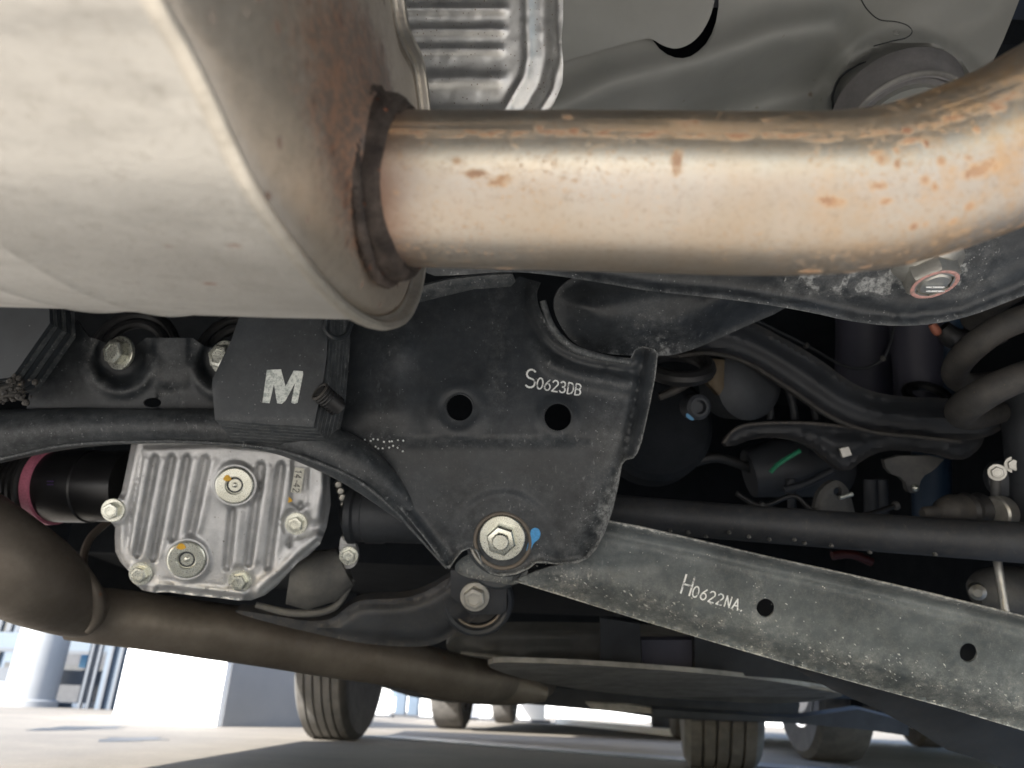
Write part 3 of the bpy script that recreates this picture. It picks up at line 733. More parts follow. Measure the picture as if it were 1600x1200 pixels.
# rolled sleeve of the bushing, seen below the nut
for nm, rr, dz, t, mt in (('bushing_lip', 52, -.006, 3.6, 'dull_zinc'), ('bushing_lip', 44, -.002, 3.2, 'rusty_brown_pipe'), ('bushing_lip', 60, -.014, 4, 'black_paint_dusty')):
    ring(nm, bc + bax * dz + Uv * -6 * q, bax, rr * q, t * q, mt, sub, seg=56, ts=10)
lat('bushing', bc + Uv * -6 * q - bax * .050, bax, [(50 * q, 0), (50 * q, .034), (40 * q, .036), (.001, .036)], 'rubber', sub, seg=40)
# beam running left: tube with rolled dusty underside
tube('cross_beam', [(-80, 700, .83), (0, 682, .83), (100, 670, .83), (200, 666, .83), (320, 666, .83), (430, 674, .82), (510, 700, .81), (570, 735, .81), (640, 800, .83)],
     [42, 41, 33, 28, 28, 34, 37, 34, 20], 'black_paint_dusty', sub, n=8, seg=30, attr=.35)
tube('beam_seam', [(-80, 733, .80), (0, 717, .80), (100, 696, .80), (200, 690, .80), (300, 690, .80), (420, 700, .79), (500, 724, .785), (560, 752, .785), (610, 792, .79), (650, 835, .80), (698, 888, .80)],
     [3, 3, 3, 3, 3, 3, 3, 3, 2.5, 2, 2], 'black_paint_dusty', sub, n=6, seg=12, attr=.8)
# knuckle of the beam on the upper right (dusty tube end)
plK = Plane(1040, 500, .83, yaw=6, tilt=-12)
out = chaikin([(862, 470), (872, 505), (898, 540), (940, 553), (1000, 556), (1050, 556), (1090, 544), (1160, 512), (1240, 478), (1260, 430), (1100, 400), (930, 420), (880, 440)], 2)
def kn_h(X, Y, D): return .028 * S(D, 0, 60) + .002 * (vnoise(X, Y, 22) - .5)
def kn_dust(X, Y, D): return .15 + .9 * G(dline(X, Y, [(960, 560), (1060, 548)]), 22) * vnoise(X, Y, 9) * 1.5 + .8 * G(np.hypot(X - 1025, Y - 505), 42) * vnoise(X, Y, 7) * 1.3 + .3 * G(D, 6)
plate('beam_end', out, plK, 'black_paint', sub, kn_h, step=6.5, thick=.004, dust=kn_dust, sharp=60)
tube('weld_seam', [(848, 470, .785), (862, 510, .785), (890, 540, .785), (930, 556, .785), (985, 566, .785)], [5, 6, 6, 6, 5], 'black_paint_dusty', sub, n=8, seg=10, attr=.9)

# ================================================================== LATERAL LINK
link = thing('lateral_link', 'grey painted channel shaped suspension link stamped H0622NA with two holes', 'suspension link', K(1200, 950, .74))
plL = Plane(1190, 950, .790, yaw=-12, tilt=-8)
LOUT = [(940, 812), (1000, 823), (1100, 846), (1200, 870), (1320, 896), (1450, 926), (1600, 963), (1720, 992), (1720, 1180), (1600, 1142), (1480, 1106), (1340, 1068), (1240, 1040), (1120, 1005), (1000, 969), (900, 938), (812, 911), (802, 908), (836, 893), (860, 885), (900, 878), (925, 860)]
ltop = [(940, 812), (1100, 846), (1320, 896), (1600, 963), (1720, 992)]
lbot = [(802, 908), (900, 938), (1120, 1005), (1340, 1068), (1600, 1142), (1720, 1180)]
def lk_hf(X, Y):
    dt, db = dline(X, Y, ltop), dline(X, Y, lbot)
    r = .007 * S(dt, 10, 1) - .006 * G(np.abs(dt - 17), 9)
    r += -.010 * S(db, 34, 4) + .005 * S(db, 4, 0)
    r += .004 * G(np.abs(db - 40), 22) - .004 * G(dline(X, Y, [(860, 886), (960, 888), (1020, 880)]), 14)
    for hx, hy in ((1196, 950), (1513, 1020)): r -= .0012 * S(np.hypot(X - hx, Y - hy), 24, 16)
    return r + .0006 * (vnoise(X, Y, 26) - .5)
def lk_dust(X, Y, D):
    dt, db = dline(X, Y, ltop), dline(X, Y, lbot)
    a = .10 + 1.3 * G(dt, 4) + 1.0 * G(db, 3) + .45 * G(np.abs(db - 26), 24) * (vnoise(X, Y, 19) * 1.5) + .35 * G(np.abs(X - 1180 + (Y - 900) * -.1), 16) * S(Y, 880, 920) + .3 * G(np.hypot(X - 870, Y - 915), 38)
    return a + .3 * S(X, 1350, 1600) * S(Y, 1000, 1080) * vnoise(X, Y, 13) * 1.6
holes = [circ(1196, 950, 13.8, ry=14.6), circ(1513, 1020, 13.5, ry=15)]
plate('channel', LOUT, plL, 'link_paint', link, lambda X, Y, D: lk_hf(X, Y), holes, step=5.5, thick=.003, dust=lk_dust, sharp=50)
lettering('stamped_code', [('H', 30, 19), ('0', 17, 13.2), ('6', 17, 13.2), ('2', 17, 13.2), ('2', 17, 13.2), ('N', 17, 13.2), ('A', 17, 13), ('.', 17, 8)], (1062, 926), 17, plL, lk_hf, 'white_print', link, w=2.3, label='white stencilled code H0622NA')
m = MB(); rr = random.Random(5)
for i in range(300):
    t = rr.random(); x = 830 + 760 * t; yt = 812 + (x - 940) * .23; yb = 905 + (x - 802) * .29
    y = yb - 12 - abs(rr.gauss(0, .34)) * (yb - yt) * .62
    if y < yt + 18: continue
    s = rr.uniform(.3, 1.0) ** 3 * .0016; c = plL.hit(x, y, float(lk_hf(np.float64(x), np.float64(y))) + .0002)
    a = rr.uniform(.5, 1.1); e1 = (Rv * math.cos(a) - Uv * math.sin(a)) * s * rr.uniform(1, 2.4); e2 = (Rv * math.sin(a) + Uv * math.cos(a)) * s * .7; nn = plL.n * .0004
    m.add([c - e1 - e2 * .3, c + e2, c + e1, c - e2, c + nn], [(0, 1, 4), (1, 2, 4), (2, 3, 4), (3, 0, 4), (3, 2, 1, 0)])
o = m.go('stone_chips', 'chip_grey', link); o['kind'] = 'stuff'
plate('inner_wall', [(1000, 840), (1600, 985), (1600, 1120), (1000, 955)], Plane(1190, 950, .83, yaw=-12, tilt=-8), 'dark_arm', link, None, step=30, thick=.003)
# lower web of the channel: the dark inner side that widens towards the wheel
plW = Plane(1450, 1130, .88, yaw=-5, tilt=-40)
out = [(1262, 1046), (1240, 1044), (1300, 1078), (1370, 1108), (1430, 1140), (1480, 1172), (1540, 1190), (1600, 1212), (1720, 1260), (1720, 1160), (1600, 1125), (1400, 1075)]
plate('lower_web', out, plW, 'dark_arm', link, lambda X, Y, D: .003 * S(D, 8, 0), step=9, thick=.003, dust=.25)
# eye of the link behind the bracket
lat('link_eye', K(782, 862, .90), bax, [(50 * q, 0), (52 * q, .006), (52 * q, .034), (46 * q, .038), (24 * q, .036)], 'black_paint_dusty', link, seg=48)
plE = Plane(800, 890, .862)
plate('eye_strap', chaikin([(706, 888), (726, 902), (752, 906), (785, 912), (812, 914), (830, 890), (800, 870), (750, 864), (725, 868)], 2), plE, 'link_paint', link, lambda X, Y, D: .004 * S(D, 6, 0), step=6, thick=.003, dust=.5)

# ================================================================== MASS DAMPER "M"
dmp = thing('mass_damper', 'square black mass damper block with a white letter M on its face', 'mass damper', K(440, 590, .76))
plF = Plane(430, 590, .745, yaw=8, tilt=4)
plate('front_face', [(392, 440), (512, 440), (513, 500), (510, 560), (505, 596), (498, 630), (490, 667), (420, 663), (336, 656), (331, 600), (334, 588), (362, 530)], plF, 'black_paint', dmp, lambda X, Y, D: -.0015 * S(D, 4, 0), step=8, thick=.012, dust=lambda X, Y, D: .10 + .4 * S(Y, 640, 664), sharp=40)
def prism(name, quad_front, quad_back, mat, parent, **k):
    n = len(quad_front); V = list(quad_front) + list(quad_back)
    Fc = [tuple(range(n)), tuple(range(2 * n - 1, n - 1, -1))] + [(i, i + n, (i + 1) % n + n, (i + 1) % n) for i in range(n)]
    V, Fc = fixn(V, Fc); return obj(name, V, Fc, mat, parent, **k)
# laminated body behind the face: stacked steel plates
face = [(392, 440), (513, 440), (513, 500), (505, 600), (490, 667), (336, 656), (332, 592), (362, 530)]
nl = 7
for i in range(nl):
    f0, f1 = i / nl, (i + .86) / nl
    def sh(p, f):                                   # the block recedes away from us behind its face
        return K(p[0] + 35 * f * (1 if p[0] > 450 else .9), p[1] + 36 * f, plF.depth(*p) + .012 + .045 * f)
    prism('plate', [sh(p, f0) for p in face], [sh(p, f1) for p in face], 'black_paint_dusty', dmp, attr=[.55] * (2 * len(face)))
# notch with ribbed rubber
for i in range(8):
    f = i / 8
    ring('rubber_rib', K(500 + 30 * f, 612 + 26 * f, .742 + .03 * f), (Rv * .6 - Uv * .6 + Fv * .5), 14 * .745 / FPX, 2.6 * .745 / FPX, 'spring_coat' if i == 0 else 'rubber', dmp, seg=20, ts=7)
lat('rubber_core', K(498, 610, .745), (Rv * .6 - Uv * .6 + Fv * .5), [(12 * .745 / FPX, 0), (12 * .745 / FPX, .03)], 'rubber', dmp, seg=20)
tube('clip_spring', [(512, 490, .74), (508, 512, .738), (522, 528, .738), (540, 524, .75), (548, 505, .76)], 4.5, 'black_paint_dusty', dmp, seg=8)
mp = [(417, 578), (439, 577), (446, 604), (459, 579), (473, 580), (473.5, 585), (465, 629), (460, 631), (455, 629), (461, 598), (446, 626), (440, 631), (433, 630), (428, 600), (421, 630), (410, 629)]
plate('letter_m', mp, plF, 'white_mark', dmp, lambda X, Y, D: 0 * X + .0009, step=5, thick=.0006, label='white painted letter M')

# ================================================================== FINNED DAMPER at the far left
fin = thing('finned_damper', 'black laminated damper block cut off by the left edge', 'mass damper', K(40, 560, .78))
face = [(-60, 440), (75, 440), (78, 505), (22, 585), (15, 590), (-60, 600)]
for i in range(6):
    f0, f1 = i / 6, (i + .72) / 6
    def sh(p, f): return K(p[0] + 42 * f, p[1] + 24 * f, .765 + .04 * f)
    prism('plate', [sh(p, f0) for p in face], [sh(p, f1) for p in face], 'black_paint_dusty' if i % 2 else 'black_paint', fin, attr=[.5 * (i % 2)] * (2 * len(face)))
for i in range(5):
    f = i / 5
    tube('lower_lamella', [(-40, 612 + 30 * f, .77 + .02 * f), (10, 604 + 22 * f, .77 + .02 * f), (38, 596 + 34 * f, .775 + .02 * f)], 3.6, 'spring_coat', fin, seg=8)
m = MB()
for i in range(34):
    x, y = random.gauss(24, 13), random.gauss(608, 14); c = K(x, y, .762 + random.uniform(0, .012)); r_ = random.uniform(.0012, .0036)
    m.lathe(c, (random.random(), random.random() - .5, random.random()), [(r_ * .6, -r_), (r_, 0), (r_ * .5, r_)], 6)
o = m.go('dirt_crust', 'spring_coat', fin); o['kind'] = 'stuff'

# ================================================================== DIFFERENTIAL MOUNT BRACKET with two bolts
mnt = thing('mount_bracket', 'black bracket with two recessed bright bolts left of the M block', 'bracket', K(230, 590, .85))
plA = Plane(230, 590, .84, yaw=4, tilt=2)
out = [(40, 648), (46, 610), (90, 540), (120, 500), (128, 512), (138, 526), (150, 530), (176, 540), (212, 540), (228, 528), (300, 528), (318, 540), (345, 548), (420, 540), (420, 660), (300, 655), (180, 652), (100, 650)]
def mt_h(X, Y, D):
    r = .008 * G(np.abs(np.hypot(X - 188, Y - 560) - 52), 9) * S(Y, 545, 580) + .008 * G(np.abs(np.hypot(X - 352, Y - 565) - 52), 9) * S(Y, 545, 580)
    r -= .012 * S(np.hypot(X - 188, Y - 558), 46, 30) + .012 * S(np.hypot(X - 352, Y - 563), 46, 30)
    r += .006 * S(np.abs(X - 268), 32, 20) * S(Y, 615, 590) + .006 * S(Y, 640, 652) - .004 * S(np.abs(X - 262), 18, 14) * S(Y, 600, 612)
    return r + .001 * (vnoise(X, Y, 18) - .5)
def mt_dust(X, Y, D): return .15 + .9 * S(Y, 644, 650) + .8 * G(np.abs(np.hypot(X - 188, Y - 560) - 52), 9) * vnoise(X, Y, 9) + .7 * G(np.abs(np.hypot(X - 352, Y - 565) - 52), 9) * vnoise(X, Y, 9) + .3 * S(np.abs(X - 268), 40, 10)
plate('pressing', out, plA, 'black_paint', mnt, mt_h, [circ(238, 629, 14, ry=7.5), circ(188, 556, 22), circ(352, 562, 22)], step=5.5, thick=.003, dust=mt_dust, sharp=60)
for i, (bx, by) in enumerate(((188, 553), (352, 560))):
    c = K(bx, by, .822); ax = (TC + Rv * .45 - Uv * .35).normalized(); qq = .85 / FPX
    bolt(c - ax * .004, (TC - Rv * .35 + Uv * .1).normalized(), 19 * qq, mnt, 'z', washer=1.35, spin=10)
    for rr_, tt, dd in ((70, 9, .93), (52, 9, .90)):
        ring('rubber_bushing', K(bx + 22, by - 2, dd), (TC + Uv * .3).normalized(), rr_ * qq, tt * qq, 'rubber', mnt, seg=48, ts=10)

# ================================================================== DIFFERENTIAL
dif = thing('differential', 'ribbed cast aluminium rear differential housing with drain and fill plugs', 'differential', K(340, 820, .95))
plD2 = Plane(340, 820, .93, yaw=9, tilt=-3)
cover = [(208, 680), (350, 676), (500, 690), (511, 712), (515, 745), (516, 790), (510, 825), (500, 850), (482, 868), (464, 880), (450, 896), (434, 914), (414, 930), (392, 938), (372, 938), (340, 934), (300, 930), (262, 925), (240, 926), (222, 922), (208, 910), (202, 893), (188, 878), (180, 862), (179, 840), (180, 824), (172, 814), (166, 800), (170, 786), (184, 780), (190, 768), (198, 730)]
grooves = [((217, 716), (194, 862), 4.5), ((243, 716), (215, 866), 4.5), ((269, 716), (240, 872), 4.5), ((293, 716), (271, 842), 4.5), ((322, 718), (299, 832), 5), ((364, 795), (355, 886), 4.5), ((408, 728), (388, 880), 5), ((440, 728), (419, 884), 5), ((470, 790), (452, 850), 3)]
bolts_px = [(179, 797), (220, 896), (375, 908), (463, 818)]
def df_h(X, Y, D):
    base = .010 * S(D, 0, 12)
    field = S(D, 14, 26)
    r = base + .005 * field
    for (a, b, w) in grooves: 
        d = dline(X, Y, [a, b]); r -= .0115 * S(d, w + 3.5, w - 2.5) * field
        # rounded crown to the right of each groove
        d2 = dline(X, Y, [(a[0] + 12, a[1] + 4), (b[0] + 12, b[1] - 6)]); r += .0030 * G(d2, 6.5) * field
    for cx, cy, R1 in ((367, 757, 31), (293, 874, 31)):
        c = np.hypot(X - cx, Y - cy); r = r * (1 - S(c, R1 + 10, R1)) + (.019) * S(c, R1 + 10, R1)
        r += .001 * G(np.abs(c - R1), 3)
    for bx, by in bolts_px:
        c = np.hypot(X - bx, Y - by); k = S(c, 27, 19); r = r * (1 - k) + .012 * k
    # rolled lower edge
    d = dline(X, Y, [(248, 921), (372, 934)]); r += .008 * G(d - 8, 7)
    d = dline(X, Y, [(410, 922), (440, 896), (468, 868), (496, 845)]); r += .013 * G(d - 6, 9)
    d = dline(X, Y, [(500, 700), (502, 760), (496, 810)]); r += .010 * G(d, 7)
    r -= .005 * S(dline(X, Y, [(470, 720), (468, 780)]), 16, 11)
    return r
plate('cover', cover, plD2, 'cast_aluminium', dif, df_h, step=3.6, thick=.006, dust=.1, sharp=70)
# the body behind the cover
bodyo = [(205, 690), (500, 690), (535, 700), (545, 740), (550, 800), (548, 860), (552, 900), (540, 930), (500, 948), (440, 955), (380, 945), (230, 930), (200, 900), (185, 850), (190, 800)]
def ext(px, f): return [K(p[0], p[1], f) for p in px]
prism('housing', ext(cover, .952), ext([(p[0] * .96 + 14, p[1] * .94 + 45) for p in cover], 1.08), 'cast_iron_grey', dif, sharp=50)
q2 = .93 / FPX
# lower right swell of the housing
V, Fc, UV = tube_geo([K(452, 906, .97), K(478, 908, .975), K(510, 900, .985), K(540, 885, .99)], [38 * q2, 46 * q2, 44 * q2, 34 * q2], 30)
V, Fc = fixn(V, Fc); obj('side_housing', V, Fc, 'cast_iron_grey', dif)
tube('cast_rib', [(400, 945, .965), (460, 958, .97), (520, 950, .98), (552, 905, .99)], [5, 6, 6, 4], 'cast_iron_grey', dif, seg=10)
for (cx, cy, rr_) in ((367, 758, 28), (292, 874, 28)):
    c = plD2.hit(cx, cy, .0215); axp = plD2.n
    k = lat('filler_plug' if cy < 800 else 'drain_plug', c, axp, [(rr_ * q2, 0), (rr_ * q2, .0026), ((rr_ - 2) * q2, .0036), (14 * q2, .0036), (13 * q2, .0030), (12.5 * q2, -.003), (.0001, -.0032)], 'zinc', dif, seg=48, sharp=18)
    lat('hex_socket', c - axp * .0030, axp, [(12.4 * q2, 0), (12.2 * q2, .0030), (9.5 * q2, .0034), (8.8 * q2, .0006), (.0001, .0005)], 'dark_steel', k, seg=24)
    lat('socket_pin', c - axp * .0024, axp, [(5 * q2, 0), (4.5 * q2, .0022), (2.5 * q2, .0034), (.0001, .0038)], 'zinc', k, seg=16)
    ring('seal_washer', c + axp * .0004, axp, (rr_ + 2.5) * q2, 2.2 * q2, 'cast_aluminium', k, seg=48, ts=8, flat=.6)
for i, (bx, by) in enumerate(bolts_px):
    c = plD2.hit(bx + (-2 if i == 0 else 0), by, .0125)
    bolt(c, (plD2.n - Rv * .12 + Uv * .05).normalized(), 12.5 * q2, dif, 'z', washer=1.4, spin=17 * i)
for (cx, cy, a, b) in ((355, 747, 6, 5), (283, 854, 7, 5), (450, 781, 6, 4.5)):
    hh = .0256 if cx < 400 else .0165
    plate('paint_dab', [(cx + a * 1.0 * math.cos(t) * (1 + .25 * math.sin(3 * t)), cy + b * math.sin(t)) for t in [k * .55 for k in range(11)]], plD2, 'yellow_mark', dif, lambda X, Y, D: df_h(X, Y, D * 0 + 60) * 0 + hh, step=4, thick=.0012, label='dab of yellow paint')
stk = [(461, 730), (476, 732), (470, 771), (454, 769)]
plate('sticker', stk, plD2, 'label_paper', dif, lambda X, Y, D: 0 * X + .0166, step=6, thick=.0006, label='small white sticker printed 14-42')
class _P: pass
lettering('sticker_print', [('1', 10, 7), ('4', 10, 8), ('-', 10, 6), ('4', 10, 8), ('2', 10, 7)], (461.5, 734), 97, plD2, lambda X, Y: 0 * X + .0167, 'ink', dif, w=1.6)
# drive flange teeth at the right of the housing
for i in range(9):
    t = i / 8; x = 528 + 12 * t + 5 * math.sin(t * 3.1); y = 756 + 82 * t
    lat('flange_tooth', K(x, y, .985), (TC + Rv * .3).normalized(), [(6.5 * q2, 0), (6.5 * q2, .006), (5 * q2, .008), (.0001, .0085)], 'dull_zinc', dif, seg=10)
bolt(K(545, 868, .97), (TC + Rv * .1).normalized(), 11 * q2, dif, 'z', washer=1.4)
plate('bolt_lug', chaikin([(530, 835), (545, 840), (560, 856), (558, 882), (545, 890), (531, 886)], 2), Plane(545, 865, .98), 'cast_aluminium', dif, None, step=7, thick=.008)

# ================================================================== DRIVE SHAFTS
la = thing('left_drive_shaft', 'black drive shaft joint with a pink clamp band left of the differential', 'drive shaft', K(90, 760, 1.0))
axd = (Rv * .985 - Uv * -.02 - Fv * .17).normalized(); q3 = 1.0 / FPX
def shaftpt(x): return K(x, 755 - (x - 90) * .03 + 4, 1.0)
c = shaftpt(84)
lat('joint_housing', c, axd, [(50 * q3, -.002), (56 * q3, 0), (56 * q3, .060), (54 * q3, .062), (54 * q3, .118), (40 * q3, .122)], 'gloss_black', la, seg=56)
prof = [(56 * q3, .006)]
for i in range(7):
    r1 = 62 - i * 6.5; z = -.006 - i * .0145
    prof += [(r1 * q3 * .86, z - .002), (r1 * q3, z - .006), (r1 * q3, z - .010), (r1 * q3 * .84, z - .0145)]
prof.append((18 * q3, -.115)); prof.append((16 * q3, -.3))
lat('rubber_boot', c, axd, prof[::-1], 'rubber', la, seg=56)
lat('clamp_band', c, axd, [(58.5 * q3, -.0065), (60 * q3, -.0060), (60 * q3, .0065), (58.5 * q3, .007)], 'pink_band', la, seg=64, label='bright pink clamp band')
m = MB()
for dz in (0, 1):
    m.lathe(K(78, 752 + 5 * dz, .945), axd, [(.0006, -.004), (.0007, .0), (.0006, .005)], 6)
m.go('ink_marks', 'ink_violet', la)
ra = thing('right_drive_shaft', 'black drive shaft stub between the differential and the stamped bracket', 'drive shaft', K(610, 805, 1.0))
c = K(548, 804, 1.0); axr = (Rv * .99 - Fv * .1).normalized()
lat('joint_housing', c, axr, [(20 * q3, -.01), (44 * q3, 0), (47 * q3, .002), (47 * q3, .010), (42 * q3, .013), (42 * q3, .022), (44 * q3, .024), (44 * q3, .045), (42 * q3, .05), (43 * q3, .16), (30 * q3, .17)], 'dark_steel', ra, seg=48)
lat('shaft', c, axr, [(16 * q3, .16), (16 * q3, .55)], 'dark_steel', ra, seg=20)

# ================================================================== BROWN EXHAUST PIPES
ex = thing('front_exhaust_pipe', 'dull brown exhaust pipe crossing below the differential', 'exhaust pipe', K(400, 1000, 1.1))
tube('left_section', [(-190, 760, .86), (-90, 815, .88), (0, 873, .90), (60, 910, .93), (108, 942, .97), (132, 958, 1.0)], [82, 78, 75, 67, 50, 38], 'rusty_brown_pipe', ex, n=8, seg=48)
tube('right_section', [(110, 960, 1.02), (160, 962, 1.03), (240, 972, 1.05), (330, 985, 1.08), (420, 998, 1.12), (520, 1016, 1.17), (620, 1035, 1.22), (720, 1058, 1.30), (790, 1066, 1.40), (850, 1068, 1.62)], [38, 42, 42, 42, 42, 40, 36, 33, 28, 20], 'rusty_brown_pipe', ex, n=8, seg=48)
tube('swaged_joint', [(128, 890, .955), (148, 925, .960), (152, 962, .965), (138, 985, .97)], [9, 11, 10, 7], 'rusty_brown_pipe', ex, n=8, seg=14)
tube('resonator', [(640, 1052, 1.32), (680, 1058, 1.33), (740, 1065, 1.36), (800, 1074, 1.40), (850, 1084, 1.43)], [20, 30, 32, 26, 12], 'rusty_brown_pipe', ex, n=8, seg=36)
tube('hanger_rod', [(190, 800, 1.1), (160, 822, 1.08), (138, 846, 1.06), (130, 880, 1.04), (142, 905, 1.02)], 6, 'rusty_brown_pipe', ex, seg=10)

# ================================================================== FRONT DIFF MOUNT ARM
arm = thing('differential_support', 'dark cast mounting arm ending in a round bushing below the large bracket', 'mount arm', K(640, 960, 1.02))
plR = Plane(640, 955, 1.0, tilt=-10)
out = chaikin([(360, 952), (430, 962), (485, 972), (520, 968), (545, 945), (570, 936), (630, 936), (668, 924), (702, 902), (730, 892), (760, 950), (720, 985), (682, 1008), (640, 1012), (560, 1005), (500, 992), (440, 978), (380, 962)], 2)
plate('casting', out, plR, 'dark_arm', arm, lambda X, Y, D: .014 * S(D, 0, 22) + .003 * G(D, 4), step=7, thick=.02, dust=lambda X, Y, D: .5 * G(D, 8) + .1)
c = K(746, 936, 1.0); q4 = 1.0 / FPX
ring('bushing_ring', c, TC, 49 * q4, 8 * q4, 'dark_arm', arm, seg=56, ts=12, flat=2.2)
ring('rubber_ring', c + TC * .006, TC, 41 * q4, 2.6 * q4, 'rusty_brown_pipe', arm, seg=56, ts=8)
lat('bushing', c - TC * .012, TC, [(40 * q4, 0), (38 * q4, .01), (.0001, .01)], 'rubber', arm, seg=40)
plQ = Plane(746, 925, .975)
plate('square_plate', [(704, 890), (792, 895), (791, 954), (782, 960), (735, 960), (704, 930)], plQ, 'dark_arm', arm, lambda X, Y, D: .002 * S(D, 0, 6), step=9, thick=.006, dust=.05)
bolt(plQ.hit(742, 932, .003), (TC - Rv * .05).normalized(), 17 * q4, arm, 'd', washer=1.3, spin=8)

# ================================================================== FUEL TANK and underbody pieces
tank = thing('fuel_tank', 'low rounded grey fuel tank under the floor right of the brown pipe', 'fuel tank', K(1000, 1040, 1.6))
plU = Plane(1000, 1030, 1.55, tilt=-35)
out = chaikin([(690, 1010), (720, 990), (790, 984), (900, 985), (1050, 990), (1250, 1000), (1330, 1040), (1325, 1078), (1260, 1098), (1180, 1100), (1050, 1090), (930, 1078), (840, 1070), (780, 1052), (720, 1030)], 2)
edge = [(740, 1020), (860, 1032), (1000, 1040), (1150, 1052), (1320, 1082)]
def tk_h(X, Y, D): return .06 * S(D, 0, 40) - .055 * S(Y - np.interp(X, [e[0] for e in edge], [e[1] for e in edge]), -2, 14) + .01 * G(dline(X, Y, edge), 6)
plate('shell', out, plU, 'tank_plastic', tank, tk_h, step=9, thick=.02, sharp=60)
tube('seam', [(720, 1020, 1.50), (860, 1034, 1.49), (1000, 1042, 1.49), (1150, 1054, 1.49), (1320, 1082, 1.50)], 3, 'beige_liner', tank, seg=8)
plate('lower_pan', chaikin([(745, 1034), (860, 1036), (1000, 1044), (1150, 1056), (1300, 1078), (1322, 1086), (1300, 1092), (1240, 1100), (1120, 1096), (1000, 1088), (880, 1074), (800, 1058)], 2), Plane(1030, 1070, 1.46, tilt=-62), 'beige_liner', tank, lambda X, Y, D: .006 * S(D, 0, 14) + .003 * G(dline(X, Y, [(860, 1052), (1240, 1088)]), 6), step=9, thick=.008)
plate('support_strap', [(938, 965), (1000, 975), (1002, 1052), (938, 1048)], Plane(968, 1015, 1.34), 'dark_arm', tank, None, step=14, thick=.01)
plate('side_block', [(1002, 1000), (1082, 1000), (1085, 1050), (1004, 1046)], Plane(1040, 1025, 1.38), 'slate_plastic', tank, None, step=14, thick=.02)
plate('side_block', [(1085, 995), (1240, 1020), (1300, 1066), (1160, 1056), (1086, 1050)], Plane(1140, 1025, 1.36), 'dark_arm', tank, None, step=14, thick=.02)
fs = thing('front_crossmember', 'dark front crossmember and undertray seen low behind the tank', 'crossmember', K(1100, 1110, 2.0))
plate('undertray', [(790, 1062), (870, 1074), (1000, 1086), (1250, 1100), (1244, 1130), (1130, 1126), (1030, 1122), (960, 1112), (870, 1104), (800, 1098), (700, 1098), (640, 1088), (590, 1072), (640, 1060)], Plane(1000, 1100, 1.9), 'dark_steel', fs, None, step=16, thick=.03)
plate('tray_lip', [(915, 1098), (980, 1101), (1040, 1110), (1036, 1116), (925, 1109)], Plane(970, 1105, 1.86), 'beige_liner', fs, None, step=9, thick=.01)
plate('lower_rail', [(1020, 1108), (1240, 1122), (1340, 1108), (1420, 1128), (1420, 1150), (1350, 1140), (1240, 1130), (1020, 1118)], Plane(1130, 1115, 1.84), 'dark_arm', fs, None, step=12, thick=.02)
boxobj('beam', WX(560, 2.3, .3), WX(1500, 2.3, .3), 2.3, 2.36, .20, .40, 'underseal', fs)
boxobj('beam', WX(262, 2.3, .4), WX(555, 2.3, .4), 2.3, 2.36, .345, .5, 'underseal', fs)  # dark block added to cover the bright gap below the differential cover
tube('red_hose', [(1300, 868, 1.3), (1330, 866, 1.3), (1362, 878, 1.3)], 7, 'red_plastic', fs, seg=10)

# ================================================================== RIGHT SIDE SUSPENSION
ua = thing('upper_arm', 'long curved black upper suspension arm sweeping down to the coil spring', 'suspension arm', K(1250, 620, 1.0))
plX = Plane(1250, 620, 1.02, tilt=8)
out = chaikin([(1010, 560), (1070, 548), (1130, 552), (1180, 570), (1240, 610), (1300, 652), (1350, 672), (1420, 680), (1500, 690), (1560, 680), (1590, 640), (1500, 622), (1400, 620), (1340, 606), (1280, 560), (1220, 525), (1150, 490), (1060, 470), (1000, 510)], 2)
plate('pressing', out, plX, 'dark_arm', ua, lambda X, Y, D: .010 * S(D, 9, 0) + .012 * S(D, 10, 40), step=7, thick=.02, dust=lambda X, Y, D: .75 * G(D, 5))
tube('lit_edge_line', [(1060, 556, .985), (1110, 552, .985), (1165, 566, .985), (1235, 608, .985), (1300, 652, .985), (1360, 674, .985), (1430, 682, .985), (1500, 690, .985)], 3.2, 'spring_coat', ua, seg=8)  # pale tube added to paint the lit line along the lower edge
la2 = thing('lower_arm', 'dark lower arm with a pointed tab and small square bolt', 'suspension arm', K(1300, 700, 1.06))
plY = Plane(1300, 700, 1.06, tilt=5)
out = chaikin([(1128, 690), (1150, 668), (1180, 660), (1250, 660), (1330, 668), (1420, 680), (1500, 684), (1540, 680), (1532, 700), (1510, 718), (1488, 718), (1460, 708), (1420, 704), (1380, 704), (1352, 716), (1322, 740), (1296, 722), (1270, 698), (1230, 684), (1180, 684), (1140, 700)], 1)
plate('pressing', out, plY, 'dark_arm', la2, lambda X, Y, D: .008 * S(D, 8, 0) + .008 * S(D, 9, 24), step=6.5, thick=.015, dust=lambda X, Y, D: .55 * G(D, 5))
tube('lit_edge_line', [(1130, 692, 1.035), (1150, 670, 1.035), (1185, 662, 1.035), (1260, 661, 1.035), (1340, 669, 1.035), (1430, 682, 1.035)], 2.6, 'dark_arm', la2, seg=8, attr=1.0)  # pale edge line added likewise on this arm
plate('square_bolt', [(1312, 701), (1326, 698), (1331, 711), (1317, 715)], Plane(1322, 707, 1.035), 'dull_zinc', la2, None, step=8, thick=.005)
q5 = 1.0 / FPX
mo = thing('rubber_mount', 'large round black rubber mount with a blue marked bolt in the shadow behind the bracket', 'rubber mount', K(1050, 650, 1.0))
lat('mount_body', K(1025, 665, 1.14), TC + Uv * .3, [(100 * q5, -.05), (100 * q5, 0), (90 * q5, .012), (60 * q5, .016), (.001, .016)], 'underseal', mo, seg=56)
